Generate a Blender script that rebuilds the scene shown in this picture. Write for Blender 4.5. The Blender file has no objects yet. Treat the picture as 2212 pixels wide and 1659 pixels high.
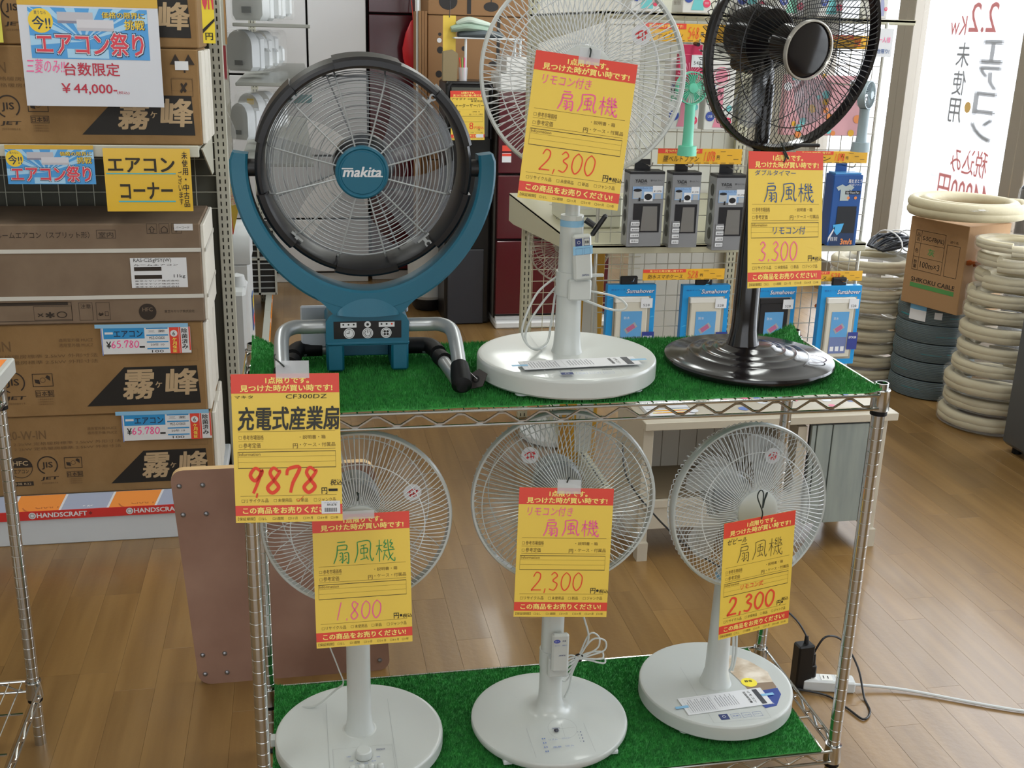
import bpy, math, random
from math import sin, cos, pi, radians
from mathutils import Matrix, Vector
random.seed(7)
C = bpy.context.scene.collection
# ---------------------------------------------------------------- camera
CAM = Vector((0.09717, -1.84192, 1.60145)); YAW, PIT, ROL, FPX = 0.197172, 0.309787, 0.027493, 2379.22
_F = Vector((sin(YAW)*cos(PIT), cos(YAW)*cos(PIT), -sin(PIT)))
_R = Vector((cos(YAW), -sin(YAW), 0)); _U = _R.cross(_F)
_R2 = _R*cos(ROL)+_U*sin(ROL); _U2 = -_R*sin(ROL)+_U*cos(ROL)
def ray(u, v): return _F+_R2*((u-1106)/FPX)-_U2*((v-829.5)/FPX)
def W(u, v, y):                       # point of a pixel's ray on the plane Y=y
    d = ray(u, v); return CAM+d*((y-CAM.y)/d.y)
def WZ(u, v, z):
    d = ray(u, v); return CAM+d*((z-CAM.z)/d.z)
def WX(u, v, x):
    d = ray(u, v); return CAM+d*((x-CAM.x)/d.x)
cd = bpy.data.cameras.new('camera'); cam = bpy.data.objects.new('camera', cd); C.objects.link(cam)
cd.sensor_width = 36; cd.lens = FPX/2212*36; cd.clip_start = .05; cd.clip_end = 200
m = Matrix((( _R2.x, _U2.x, -_F.x, CAM.x), (_R2.y, _U2.y, -_F.y, CAM.y), (_R2.z, _U2.z, -_F.z, CAM.z), (0, 0, 0, 1)))
cam.matrix_world = m
bpy.context.scene.camera = cam
# ---------------------------------------------------------------- light
sc = bpy.context.scene
sc.view_settings.view_transform = 'Standard'; sc.view_settings.look = 'None'
sc.view_settings.exposure = -0.2; sc.view_settings.gamma = 1; sc.view_settings.use_curve_mapping = False
sc.cycles.max_bounces = 8; sc.cycles.transparent_max_bounces = 16; sc.cycles.diffuse_bounces = 4
sc.cycles.sample_clamp_indirect = 6
wd = bpy.data.worlds.new('sky'); sc.world = wd; wd.use_nodes = True
bg = wd.node_tree.nodes['Background']; bg.inputs[0].default_value = (.88, .93, 1, 1); bg.inputs[1].default_value = 4.2
def area(name, loc, size, power, col=(1, 1, 1), rot=(0, 0, 0), sy=None):
    l = bpy.data.lights.new(name, 'AREA'); l.energy = power; l.color = col; l.size = size
    if sy: l.shape = 'RECTANGLE'; l.size_y = sy
    o = bpy.data.objects.new(name, l); C.objects.link(o); o.location = loc; o.rotation_euler = rot
    return o
# ceiling luminaires (their housings are built below) a fill light added behind the camera before the closed front wall, and daylight from the right-hand windows
LAMPS = [(-.6, -1.2), (1.5, -1.2), (-.6, 1.0), (1.5, 1.0), (-.6, 3.2), (1.5, 3.2), (-.6, 5.2), (1.5, 5.2)]
for x, y in LAMPS: area('ceiling_lamp_light', (x, y, 2.72), .25, 15, (.97, 1, .96), sy=1.25)
area('added_front_fill', (-.3, -4.3, 1.5), 5.0, 62, (.88, .93, 1), (radians(90), 0, 0), 2.0)
area('window_daylight', (3.5, 2.2, 1.5), 4.6, 80, (.88, .94, 1), (0, radians(90), 0), 2.2).rotation_euler = (radians(90), 0, radians(90))
# ---------------------------------------------------------------- materials
def lin(h):
    r = [int(h[i:i+2], 16)/255 for i in (0, 2, 4)]
    return tuple(c/12.92 if c <= .04045 else ((c+.055)/1.055)**2.4 for c in r)
MATS = {}
def mat(name, col, rough=.5, metal=0, spec=None, alpha=None, trans=0, emit=0, noise=None, bump=None, coat=0, ior=None, rand=0):
    if name in MATS: return MATS[name]
    m = bpy.data.materials.new(name); m.use_nodes = True; nt = m.node_tree; b = nt.nodes['Principled BSDF']
    c = lin(col) if isinstance(col, str) else col
    b.inputs['Base Color'].default_value = (*c, 1); b.inputs['Roughness'].default_value = rough; b.inputs['Metallic'].default_value = metal
    if spec is not None: b.inputs['Specular IOR Level'].default_value = spec
    if alpha is not None: b.inputs['Alpha'].default_value = alpha
    if trans: b.inputs['Transmission Weight'].default_value = trans
    if coat: b.inputs['Coat Weight'].default_value = coat; b.inputs['Coat Roughness'].default_value = .08
    if ior: b.inputs['IOR'].default_value = ior
    if emit: b.inputs['Emission Color'].default_value = (*c, 1); b.inputs['Emission Strength'].default_value = emit
    if noise:                                    # (second colour, scale vector, detail)
        tc = nt.nodes.new('ShaderNodeTexCoord'); mp = nt.nodes.new('ShaderNodeMapping'); n = nt.nodes.new('ShaderNodeTexNoise')
        mp.inputs['Scale'].default_value = noise[1]; n.inputs['Scale'].default_value = 1; n.inputs['Detail'].default_value = noise[2]
        nt.links.new(tc.outputs['Object'], mp.inputs[0]); nt.links.new(mp.outputs[0], n.inputs[0])
        mx = nt.nodes.new('ShaderNodeMix'); mx.data_type = 'RGBA'
        mx.inputs[6].default_value = (*c, 1); mx.inputs[7].default_value = (*lin(noise[0]), 1)
        rp = nt.nodes.new('ShaderNodeMapRange'); rp.inputs[1].default_value = .35; rp.inputs[2].default_value = .65
        nt.links.new(n.outputs[0], rp.inputs[0]); nt.links.new(rp.outputs[0], mx.inputs[0])
        out = mx.outputs[2]
        if rand:
            oi = nt.nodes.new('ShaderNodeObjectInfo'); g = nt.nodes.new('ShaderNodeNewGeometry')
            ad = nt.nodes.new('ShaderNodeMath'); ad.operation = 'ADD'; nt.links.new(oi.outputs['Random'], ad.inputs[0]); nt.links.new(g.outputs['Random Per Island'], ad.inputs[1])
            fr = nt.nodes.new('ShaderNodeMath'); fr.operation = 'FRACT'; nt.links.new(ad.outputs[0], fr.inputs[0])
            hs = nt.nodes.new('ShaderNodeHueSaturation'); mr = nt.nodes.new('ShaderNodeMapRange')
            mr.inputs[3].default_value = 1-rand; mr.inputs[4].default_value = 1+rand
            nt.links.new(fr.outputs[0], mr.inputs[0]); nt.links.new(mr.outputs[0], hs.inputs['Value']); nt.links.new(out, hs.inputs['Color']); out = hs.outputs[0]
            cb = nt.nodes.new('ShaderNodeVectorMath'); cb.operation = 'SCALE'; cb.inputs[0].default_value = (13, 7, 3)
            nt.links.new(fr.outputs[0], cb.inputs['Scale']); nt.links.new(cb.outputs[0], mp.inputs['Location'])
        nt.links.new(out, b.inputs['Base Color'])
    if bump:
        n2 = nt.nodes.new('ShaderNodeTexNoise'); n2.inputs['Scale'].default_value = bump[0]; n2.inputs['Detail'].default_value = 3
        tc2 = nt.nodes.new('ShaderNodeTexCoord'); nt.links.new(tc2.outputs['Object'], n2.inputs[0])
        bp = nt.nodes.new('ShaderNodeBump'); bp.inputs['Strength'].default_value = bump[1]; bp.inputs['Distance'].default_value = .01
        nt.links.new(n2.outputs[0], bp.inputs['Height']); nt.links.new(bp.outputs[0], b.inputs['Normal'])
    MATS[name] = m; return m
M = mat
white = M('white_plastic', 'c0c4c1', .32, spec=.5, coat=.3)
whitem = M('white_wire', 'd2d5d6', .4)
greyp = M('grey_plastic', '9a9ea0', .5)
blackp = M('black_plastic', '151519', .4)
blackg = M('gloss_black', '141114', .14, coat=.15)
rubber = M('black_rubber', '0a0a0c', .55, spec=.25)
chrome = M('chrome_steel', 'c9cac8', .16, 1)
silver = M('silver_paint', 'aaadaf', .36, .6)
teal = M('teal_plastic', '0f5f78', .42, bump=(900, .05))
clear = M('clear_blade', 'e6ebee', .08, alpha=.13)
smoke = M('smoke_blade', '1c2228', .12, alpha=.62)
greyb = M('grey_blade', '90959c', .2, alpha=.45)
yel = M('tag_yellow', 'e8c64e', .45)
red = M('tag_red', 'dc4433', .45)
tagy = M('tag_letter_yellow', 'f7e37a', .5)
ink = M('black_ink', '1a1614', .6)
brownink = M('grey_brown_ink', '6b5222', .6)
pink = M('pink_marker', 'f0609c', .6)
redm = M('red_marker', 'e5452b', .6)
green_m = M('green_marker', '2e8f4c', .6)
blue_m = M('blue_marker', '24508c', .6)
paper = M('white_paper', 'd9dadd', .5)
film = M('clear_film', 'e8eaee', .12, alpha=.35)
tape = M('blue_tape', '8fc3e6', .4, alpha=.85)
cardb = M('cardboard', '8f6f47', .85, noise=('86673f', (9, 9, 9), 3), bump=(60, .08))
cardb2 = M('grey_cardboard', '7d6a57', .85, noise=('74614f', (9, 9, 9), 3))
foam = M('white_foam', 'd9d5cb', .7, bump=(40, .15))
shelfp = M('shelf_paint', 'bdbcae', .45)
shelfw = M('white_shelf_paint', 'c6cbd0', .4)
dark = M('dark_slot', '17140f', .9)
ply = M('plywood', 'a07d6b', .7, noise=('8b6858', (5, 60, 5), 4))
plyedge = M('plywood_edge', 'cfae7f', .7)
M('button_blue', '3a49a8', .4); M('small_print', '7b7d84', .6)
# ---------------------------------------------------------------- mesh builder
def TR(x=0, y=0, z=0, rx=0, ry=0, rz=0): return Matrix.Translation((x, y, z)) @ Matrix.Rotation(rz, 4, 'Z') @ Matrix.Rotation(ry, 4, 'Y') @ Matrix.Rotation(rx, 4, 'X')
FACE = Matrix(((1, 0, 0, 0), (0, 0, -1, 0), (0, 1, 0, 0), (0, 0, 0, 1)))   # xy drawing -> xz plane facing -Y
_tc = {}
def glyphs(s, bold=0):
    k = (s, bold)
    if k in _tc: return _tc[k]
    cu = bpy.data.curves.new('t', 'FONT'); cu.body = s; cu.offset = bold; cu.resolution_u = 2
    o = bpy.data.objects.new('t', cu); C.objects.link(o)
    dg = bpy.context.evaluated_depsgraph_get(); me = o.evaluated_get(dg).to_mesh()
    v = [(p.co.x, p.co.y) for p in me.vertices]; f = [tuple(p.vertices) for p in me.polygons]
    o.evaluated_get(dg).to_mesh_clear(); bpy.data.objects.remove(o); bpy.data.curves.remove(cu)
    if not v: v = [(0, 0)]
    _tc[k] = (v, f); return _tc[k]
def smoothp(p, n=5, closed=False):
    p = [Vector(q) for q in p]; out = []; L = len(p)
    for i in range(L if closed else L-1):
        a, b, c, d = (p[(i-1) % L], p[i], p[(i+1) % L], p[(i+2) % L]) if closed else (p[max(i-1, 0)], p[i], p[i+1], p[min(i+2, L-1)])
        for k in range(n):
            t = k/n; out.append(.5*((2*b)+(c-a)*t+(2*a-5*b+4*c-d)*t*t+(3*b-a-3*c+d)*t**3))
    if not closed: out.append(p[-1])
    return out
class MB:
    def __init__(s): s.v = []; s.f = []; s.mi = []; s.ms = []; s.T = Matrix()
    def mid(s, m):
        if m not in s.ms: s.ms.append(m)
        return s.ms.index(m)
    def add(s, vs, fs, m, T=None):
        k = len(s.v); T = s.T @ T if T else s.T; i = s.mid(m)
        s.v += [T @ Vector(v) for v in vs]
        for f in fs: s.f.append([a+k for a in f]); s.mi.append(i)
        return s
    def box(s, c, d, m, b=0, T=None):
        x, y, z = d[0]/2, d[1]/2, d[2]/2; cx, cy, cz = c
        if not b:
            vs = [(cx+i*x, cy+j*y, cz+k*z) for i in (-1, 1) for j in (-1, 1) for k in (-1, 1)]
            return s.add(vs, [(0, 1, 3, 2), (4, 6, 7, 5), (0, 4, 5, 1), (2, 3, 7, 6), (0, 2, 6, 4), (1, 5, 7, 3)], m, T)
        vs = []; ix = {}
        for i in (-1, 1):
            for j in (-1, 1):
                for k in (-1, 1):
                    for a in range(3):
                        q = [x-b, y-b, z-b]; q[a] += b; ix[i, j, k, a] = len(vs); vs.append((cx+i*q[0], cy+j*q[1], cz+k*q[2]))
        fs = []
        for a in range(3):
            o = [(1, 2), (2, 0), (0, 1)][a]
            for sg in (-1, 1):
                qd = []
                for p, q in ((-1, -1), (1, -1), (1, 1), (-1, 1)):
                    t = [0, 0, 0]; t[a] = sg; t[o[0]] = p; t[o[1]] = q; qd.append(ix[(*t, a)])
                fs.append(tuple(qd if sg > 0 else qd[::-1]))
            for p in (-1, 1):
                for q in (-1, 1):
                    t0 = [0, 0, 0]; t1 = [0, 0, 0]; t0[a] = -1; t1[a] = 1
                    for t in (t0, t1): t[o[0]] = p; t[o[1]] = q
                    fs.append((ix[(*t0, o[0])], ix[(*t1, o[0])], ix[(*t1, o[1])], ix[(*t0, o[1])]))
        for i in (-1, 1):
            for j in (-1, 1):
                for k in (-1, 1): fs.append(tuple(ix[i, j, k, a] for a in range(3)))
        return s.add(vs, fs, m, T)
    def tube(s, p, r, m, n=8, closed=False, T=None, flat=1):
        p = [Vector(q) for q in p]; L = len(p); rs = r if isinstance(r, (list, tuple)) else [r]*L
        vs = []; fs = []; up = None
        for i in range(L):
            if closed: t = (p[(i+1) % L]-p[i-1])
            else: t = p[min(i+1, L-1)]-p[max(i-1, 0)]
            t.normalize()
            if up is None:
                up = Vector((0, 0, 1)) if abs(t.z) < .9 else Vector((0, 1, 0))
            up = (up-t*up.dot(t))
            if up.length < 1e-6: up = t.orthogonal()
            up.normalize(); sd = t.cross(up)
            for k in range(n):
                a = 2*pi*k/n; vs.append(p[i]+(up*cos(a)*flat+sd*sin(a))*rs[i])
        for i in range(L if closed else L-1):
            j = (i+1) % L
            for k in range(n): l = (k+1) % n; fs.append((i*n+k, i*n+l, j*n+l, j*n+k))
        if not closed: fs.append(tuple(range(n))[::-1]); fs.append(tuple((L-1)*n+k for k in range(n)))
        return s.add(vs, fs, m, T)
    def lathe(s, pr, m, n=48, T=None, a0=0, a1=2*pi):
        full = abs(a1-a0-2*pi) < 1e-6; N = n if full else n+1; vs = []; fs = []; L = len(pr)
        for i in range(N):
            a = a0+(a1-a0)*i/n
            for r, z in pr: vs.append((r*cos(a), r*sin(a), z))
        for i in range(n):
            j = (i+1) % N
            for k in range(L-1):
                a, b, c, d = i*L+k, j*L+k, j*L+k+1, i*L+k+1
                if pr[k][0] < 1e-6 and pr[k+1][0] < 1e-6: continue
                if pr[k][0] < 1e-6: fs.append((a, c, d))
                elif pr[k+1][0] < 1e-6: fs.append((a, b, c))
                else: fs.append((a, b, c, d))
        return s.add(vs, fs, m, T)
    def prism(s, poly, h, m, T=None, z0=0):        # xy polygon extruded in z
        n = len(poly); vs = [(x, y, z0) for x, y in poly]+[(x, y, z0+h) for x, y in poly]
        fs = [tuple(range(n))[::-1], tuple(range(n, 2*n))]+[(i, (i+1) % n, n+(i+1) % n, n+i) for i in range(n)]
        return s.add(vs, fs, m, T)
    def flat(s, poly, z, m, T=None):
        return s.add([(x, y, z) for x, y in poly], [tuple(range(len(poly)))], m, T)
    def rect(s, x0, y0, x1, y1, z, m, T=None): return s.flat([(x0, y0), (x1, y0), (x1, y1), (x0, y1)], z, m, T)
    def frame(s, x0, y0, x1, y1, w, z, m, T=None):
        s.rect(x0, y0, x1, y0+w, z, m, T); s.rect(x0, y1-w, x1, y1, z, m, T); s.rect(x0, y0, x0+w, y1, z, m, T); s.rect(x1-w, y0, x1, y1, z, m, T)
    def disc(s, x, y, r, z, m, T=None, n=24, sy=1): return s.flat([(x+r*cos(2*pi*i/n), y+r*sy*sin(2*pi*i/n)) for i in range(n)], z, m, T)
    def ring(s, x, y, r, w, z, m, T=None, n=24, a0=0, a1=2*pi):
        vs = []; fs = []
        for i in range(n+1):
            a = a0+(a1-a0)*i/n; vs += [(x+r*cos(a), y+r*sin(a), z), (x+(r-w)*cos(a), y+(r-w)*sin(a), z)]
        for i in range(n): fs.append((2*i, 2*i+2, 2*i+3, 2*i+1))
        return s.add(vs, fs, m, T)
    def stroke(s, p, w, z, m, T=None, n=4):
        p = smoothp([(*q, 0) for q in p], n) if n and len(p) > 2 else [Vector((*q, 0)) for q in p]
        vs = []; fs = []
        for i, q in enumerate(p):
            t = (p[min(i+1, len(p)-1)]-p[max(i-1, 0)])
            if t.length < 1e-9: t = Vector((1, 0, 0))
            t.normalize(); k = .75+.25*sin(pi*i/max(1, len(p)-1))
            nn = Vector((-t.y, t.x, 0))*w*.5*k; vs += [(q.x+nn.x, q.y+nn.y, z), (q.x-nn.x, q.y-nn.y, z)]
        for i in range(len(p)-1): fs.append((2*i, 2*i+1, 2*i+3, 2*i+2))
        return s.add(vs, fs, m, T)
    def text(s, t, x, y, w, h, z, m, T=None, bold=0, sh=0, mirror=False, vert=False):   # fitted into the box x,y (lower left),w,h ; w or h may be None
        if vert:
            n = len(t); ch = h/n
            for i, c in enumerate(t): s.text(c, x, y+h-(i+1)*ch+ch*.06, w, ch*.88, z, m, T, bold, 0, mirror)
            return s
        v, f = glyphs(t, 0); X = [a for a, b in v]; Y = [b for a, b in v]
        x0, x1, y0, y1 = min(X), max(X), min(Y), max(Y); dx = max(x1-x0, 1e-3); dy = max(y1-y0, 1e-3)
        if w is None: w = dx*h/dy
        if h is None: h = dy*w/dx
        if dy < .2: h = min(h, w*dy/dx)
        if len(t) == 1 and t in '・.': x += w*.35; w *= .3; y += h*.4; h *= .25
        bo = max(0, bold)*.8
        for i, (ox, oy) in enumerate(((-bo, -bo*.7), (bo, -bo*.7), (bo, bo*.7), (-bo, bo*.7)) if bo > .003 else ((0, 0),)):
            s.add([(x+(a-x0+ox)/dx*w+sh*(b-y0)/dy*h, y+(b-y0+oy)/dy*h, z+i*.00001) for a, b in v], f, m, T)
        return s
    def quadp(s, pts, m): return s.add(pts, [tuple(range(len(pts)))], m)
    def build(s, name, parent=None, sharp=35, stuff=False, label=None, kind=None):
        me = bpy.data.meshes.new(name); me.from_pydata([tuple(v) for v in s.v], [], s.f)
        for m in s.ms: me.materials.append(m)
        me.polygons.foreach_set('material_index', s.mi); me.polygons.foreach_set('use_smooth', [True]*len(s.f))
        me.set_sharp_from_angle(angle=radians(sharp)); me.update()
        o = bpy.data.objects.new(name, me); C.objects.link(o)
        if parent: o.parent = parent
        if stuff: o['kind'] = 'stuff'
        if kind: o['kind'] = kind
        if label: o['label'] = label
        return o
def thing(name, label, cat, loc=(0, 0, 0), rot=(0, 0, 0), group=None):
    o = bpy.data.objects.new(name, None); C.objects.link(o); o.location = loc; o.rotation_euler = rot
    o['label'] = label; o['category'] = cat; o.empty_display_size = .05
    if group: o['group'] = group
    return o
def copytree(o, parent=None):
    c = o.copy(); C.objects.link(c); c.parent = parent
    for ch in o.children: copytree(ch, c)
    return c
def pxplane(u, v, y):          # frame on plane Y=y with origin at a pixel, x right, y up; returns matrix (drawing xy -> world xz)
    p = W(u, v, y); return Matrix.Translation(p) @ FACE
def spx(u, v, y):              # metres per pixel there
    return (W(u+10, v, y)-W(u-10, v, y)).length/20
def strokes(mb, S, x, y, w, h, lw, z, m, T=None, n=4):
    for st in S: mb.stroke([(x+a*w, y+b*h) for a, b in st], lw, z, m, T, n if len(st) > 2 else 0)
K_OGI = [[(.25, .96), (.66, .97)], [(.24, .8), (.72, .82), (.7, .6)], [(.24, .62), (.7, .62)], [(.25, .8), (.2, .4), (.03, .02)],
         [(.34, .46), (.5, .47), (.5, .06), (.44, .1)], [(.36, .36), (.43, .3)], [(.33, .14), (.46, .24)],
         [(.58, .46), (.8, .47), (.8, .02), (.7, .08)], [(.62, .36), (.7, .3)], [(.56, .12), (.72, .24)]]
K_KAZE = [[(.16, .92), (.17, .45), (.0, .02)], [(.16, .92), (.82, .94), (.82, .35), (.92, .06), (1, .2)], [(.34, .74), (.64, .8)],
          [(.34, .62), (.34, .4)], [(.34, .62), (.68, .63), (.66, .42)], [(.34, .42), (.66, .43)], [(.5, .76), (.5, .18)], [(.3, .14), (.68, .22)], [(.6, .32), (.72, .12)]]
K_KI = [[(.02, .7), (.36, .72)], [(.2, .97), (.19, .0)], [(.19, .68), (.02, .3)], [(.2, .6), (.33, .42)],
        [(.52, .97), (.44, .82), (.56, .8), (.43, .64), (.6, .62)], [(.84, .97), (.76, .82), (.89, .8), (.76, .64), (.94, .62)],
        [(.38, .48), (1, .52)], [(.64, .97), (.68, .5), (.78, .16), (.98, .0), (1, .16)], [(.92, .36), (.62, .04)], [(.5, .48), (.38, .06)], [(.5, .3), (.62, .16)], [(.84, .64), (.94, .56)]]
DIG = {'0': [[(.5, 1), (.15, .75), (.1, .3), (.45, 0), (.85, .25), (.9, .75), (.5, 1)]], '1': [[(.65, 1), (.3, 0)]],
       '2': [[(.12, .75), (.35, 1), (.75, .9), (.7, .55), (.05, .03), (.2, .02), (.95, .02)]], '3': [[(.2, .85), (.5, 1), (.8, .8), (.4, .55), (.85, .35), (.6, .02), (.1, .08)]],
       '4': [[(.6, 1), (.1, .35), (.95, .38)], [(.7, .65), (.62, 0)]], '5': [[(.85, 1), (.3, .97), (.22, .6), (.6, .62), (.85, .35), (.5, 0), (.1, .1)]], '6': [[(.7, 1), (.25, .6), (.15, .2), (.5, 0), (.85, .25), (.5, .5), (.2, .3)]],
       '7': [[(.12, .7), (.2, .95), (.9, 1), (.55, .4), (.45, 0)]],
       '8': [[(.75, .85), (.4, 1), (.2, .8), (.5, .5), (.82, .22), (.45, 0), (.12, .22), (.5, .52), (.8, .82), (.75, .9)]],
       '9': [[(.8, .85), (.4, 1), (.12, .72), (.45, .5), (.8, .75), (.82, .9), (.62, .4), (.4, 0)]], '.': [[(.4, .08), (.3, -.04)]], ',': [[(.5, .1), (.3, -.15)]]}
def digits(mb, t, x, y, w, h, lw, z, m, T=None, sh=.12):
    mb = getattr(mb, 'alt', mb)
    un = sum(.4 if c in '.,' else 1 for c in t); cx = x; cw = w/un
    for c in t:
        k = .4 if c in '.,' else 1
        S = [[(cx+(a*k*.86+.02)*cw+sh*b*h*.5, y+b*h) for a, b in st] for st in DIG[c]]
        for st in S: mb.stroke(st, lw, z, m, T, 5 if len(st) > 2 else 0)
        cx += cw*k
# ================================================================ THE SETTING
def struct(name, mb, parent=None, label=None):
    o = mb.build(name, parent)
    if not parent: o['kind'] = 'structure'
    if label: o['label'] = label
    return o
XL, XR, YB, YF, HC = -2.7, 3.62, 6.2, -4.5, 2.8
wallm = M('wall_paint', 'cfccc0', .8)
fb = MB(); fb.box(((XL+XR)/2, (YB+YF)/2, -.053), (XR-XL, YB-YF, .1), M('floor_joint', '6e532f', .8)); floor = struct('floor', fb)
wood = M('floor_wood', '8a6a3c', .34, noise=('7a5b30', (26, 1.6, 20), 5), rand=.12, spec=.95, coat=.12, bump=(55, .05))
# strips of the vinyl plank floor, laid away from the camera
PW = .098; planks = []
nx0 = int(XL/PW)+1
for i in range(nx0, int(XR/PW)):
    x = i*PW; y = YF+((i*37) % 11)*.07+random.random()*.3; k = i
    while y < YB:
        L = random.choice((.42, .55, .68, .8)); y1 = min(y+L, YB)
        planks.append((x, y, y1)); y = y1
def vis(pl):
    x, y0, y1 = pl; q = Vector((x, (y0+y1)/2, 0))-CAM; d = q.dot(_F)
    if d < .3: return 0
    u = 1106+FPX*q.dot(_R2)/d; v = 829.5-FPX*q.dot(_U2)/d
    if not(-60 < u < 2270 and 560 < v < 1800): return 0
    if x < -.1 and q.y+CAM.y > 1.75: return 0
    return (y1-y0)*PW/d**2*(CAM.z/d)
planks.sort(key=vis, reverse=True)
pm = {}
for k, (x, y0, y1) in enumerate(planks[:300]):
    L = round(y1-y0, 2)
    if L not in pm:
        b = MB(); b.box((0, 0, -.003), (PW-.0004, L-.0004, .006), wood, b=.0002); pm[L] = b.build('plank', floor); o = pm[L]
    else:
        o = bpy.data.objects.new('plank', pm[L].data); C.objects.link(o); o.parent = floor
    o.location = (x+PW/2, (y0+y1)/2, 0)
b = MB()
for x, y0, y1 in planks[300:]: b.box((x+PW/2, (y0+y1)/2, -.003), (PW-.0008, y1-y0-.0008, .006), wood)
b.build('plank_field', floor, stuff=True)
b = MB(); b.box(((XL+XR)/2, (YB+YF)/2, HC+.05), (XR-XL, YB-YF, .1), M('ceiling_white', 'e4e4df', .8)); struct('ceiling', b)
b = MB(); b.box(((XL+XR)/2, YB+.05, HC/2), (XR-XL, .1, HC), wallm); struct('wall_back', b)
b = MB(); b.box((XL-.05, (YB+YF)/2, HC/2), (.1, YB-YF, HC), wallm); struct('wall_left', b)
b = MB(); b.box(((XL+XR)/2, YF-.05, HC/2), (XR-XL, .1, HC), wallm); struct('wall_front', b)
WZ0, WZ1 = .1, 2.45                                   # right wall: low sill, glass between aluminium mullions
b = MB(); b.box((XR+.05, (YB+YF)/2, WZ0/2), (.1, YB-YF, WZ0), wallm); b.box((XR+.05, (YB+YF)/2, (WZ1+HC)/2), (.1, YB-YF, HC-WZ1), wallm)
b.box((XR+.05, -2.9, HC/2), (.1, 3.2, HC), wallm); b.box((XR+.05, 5.8, HC/2), (.1, .8, HC), wallm)
struct('wall_right', b)
alu = M('window_aluminium', 'a79f93', .35, .6)
wing = M('window_glass', 'f2f6f8', .02, alpha=.08)
YM = [-1.3, .1, 1.5, WX(2208, 300, XR).y, WX(1932, 300, XR).y, 5.4]
for i in range(5):
    y0, y1 = YM[i], YM[i+1]
    b = MB(); fw = .05
    for yy in (y0+.045, y1-.045): b.box((XR+.02, yy, (WZ0+WZ1)/2), (.09, .09, WZ1-WZ0), alu, b=.004)
    b.box((XR+.02, (y0+y1)/2, WZ0+.04), (.08, y1-y0-.18, .08), alu, b=.004); b.box((XR+.02, (y0+y1)/2, WZ1-.04), (.08, y1-y0-.18, .08), alu, b=.004)
    w = struct('window_%d' % (i+1), b); b = MB(); b.box((XR+.03, (y0+y1)/2, (WZ0+WZ1)/2), (.006, y1-y0-.18, WZ1-WZ0-.16), wing); b.build('pane', w)
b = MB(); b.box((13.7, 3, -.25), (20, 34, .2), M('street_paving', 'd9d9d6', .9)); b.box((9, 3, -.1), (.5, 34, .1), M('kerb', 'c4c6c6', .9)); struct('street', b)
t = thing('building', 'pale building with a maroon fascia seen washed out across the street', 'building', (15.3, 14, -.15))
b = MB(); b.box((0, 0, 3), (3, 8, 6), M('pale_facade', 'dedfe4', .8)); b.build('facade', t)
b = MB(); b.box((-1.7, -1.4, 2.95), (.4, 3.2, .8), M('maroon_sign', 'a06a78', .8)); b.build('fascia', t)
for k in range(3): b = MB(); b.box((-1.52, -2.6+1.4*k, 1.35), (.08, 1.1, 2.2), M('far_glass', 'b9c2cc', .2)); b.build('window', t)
t = thing('railing', 'grey street railing far outside beside the right window edge', 'railing', (9.3, 9.2, -.15))
b = MB()
for k in range(14): b.tube([(0, k*.14, 0), (0, k*.14, 1)], .012, alu, 6)
b.build('baluster', t); b = MB(); b.tube([(0, -.05, 1), (0, 1.9, 1)], .02, alu, 6); b.build('rail', t)
for k, (x, y) in enumerate(LAMPS):
    t = thing('ceiling_lamp', 'white ceiling lamp housing with two bare tubes', 'lamp', (x, y, HC), group='ceiling lamps above the frame')
    b = MB(); b.box((0, 0, -.02), (.3, 1.3, .04), white, b=.005); b.build('housing', t)
    for s in (-.07, .07): b = MB(); b.tube([(s, -.6, -.055), (s, .6, -.055)], .013, M('lit_tube', 'ffffff', .5, emit=3), 10); b.build('tube', t)

# ================================================================ WIRE RACK
RW, RD, ZL, ZU = 1.19, .3935, .16, .96
def wire_shelf(t, x0, x1, y0, y1, z, nw=True, name='wire_shelf'):
    b = MB(); r = .0032; dz = .03
    for zz in (z-r, z-dz):
        for yy in (y0-.014, y1+.014): b.tube([(x0+.01, yy, zz), (x1-.01, yy, zz)], r, chrome, 8)
        for xx in (x0-.014, x1+.014): b.tube([(xx, y0+.01, zz), (xx, y1-.01, zz)], r, chrome, 8)
    def zig(ax, a0, a1, c):
        n = max(2, round((a1-a0-.06)/.074)); p = []
        for i in range(2*n+1):
            s = a0+.035+(a1-a0-.07)*i/(2*n); q = (s, c, z-.006 if i % 2 else z-dz+.003)
            e = .006
            for k in (-1, 1):
                s2 = s+k*e; zz = q[2]+(-.0025 if i % 2 else .0025); p.append((s2, c, zz) if ax == 'x' else (c, s2, zz))
        b.tube(p, .0026, chrome, 6)
    zig('x', x0, x1, y0-.014); zig('x', x0, x1, y1+.014); zig('y', y0, y1, x0-.014); zig('y', y0, y1, x1+.014)
    b.build('truss_frame', t)
    b = MB(); n = int((x1-x0)/.027)
    for i in range(1, n): x = x0+(x1-x0)*i/n; b.tube([(x, y0-.014, z-r), (x, y1+.014, z-r)], .0016, chrome, 5)
    for k in (.3, .7): b.tube([(x0, y0+(y1-y0)*k, z-.009), (x1, y0+(y1-y0)*k, z-.009)], .003, chrome, 6)
    b.build('wire', t)
def post(t, x, y, z0, z1):
    pr = [(0, z0), (.0127, z0)]; z = z0+.0254
    while z < z1-.01:
        pr += [(.0127, z-.0008), (.0123, z), (.0127, z+.0008)]; z += .0254
    pr += [(.0127, z1), (.0108, z1), (.0108, z1-.04), (0, z1-.04)]
    b = MB(); b.lathe(pr, chrome, 40, TR(x, y, 0)); o = b.build('post', t, sharp=12); return o
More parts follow.
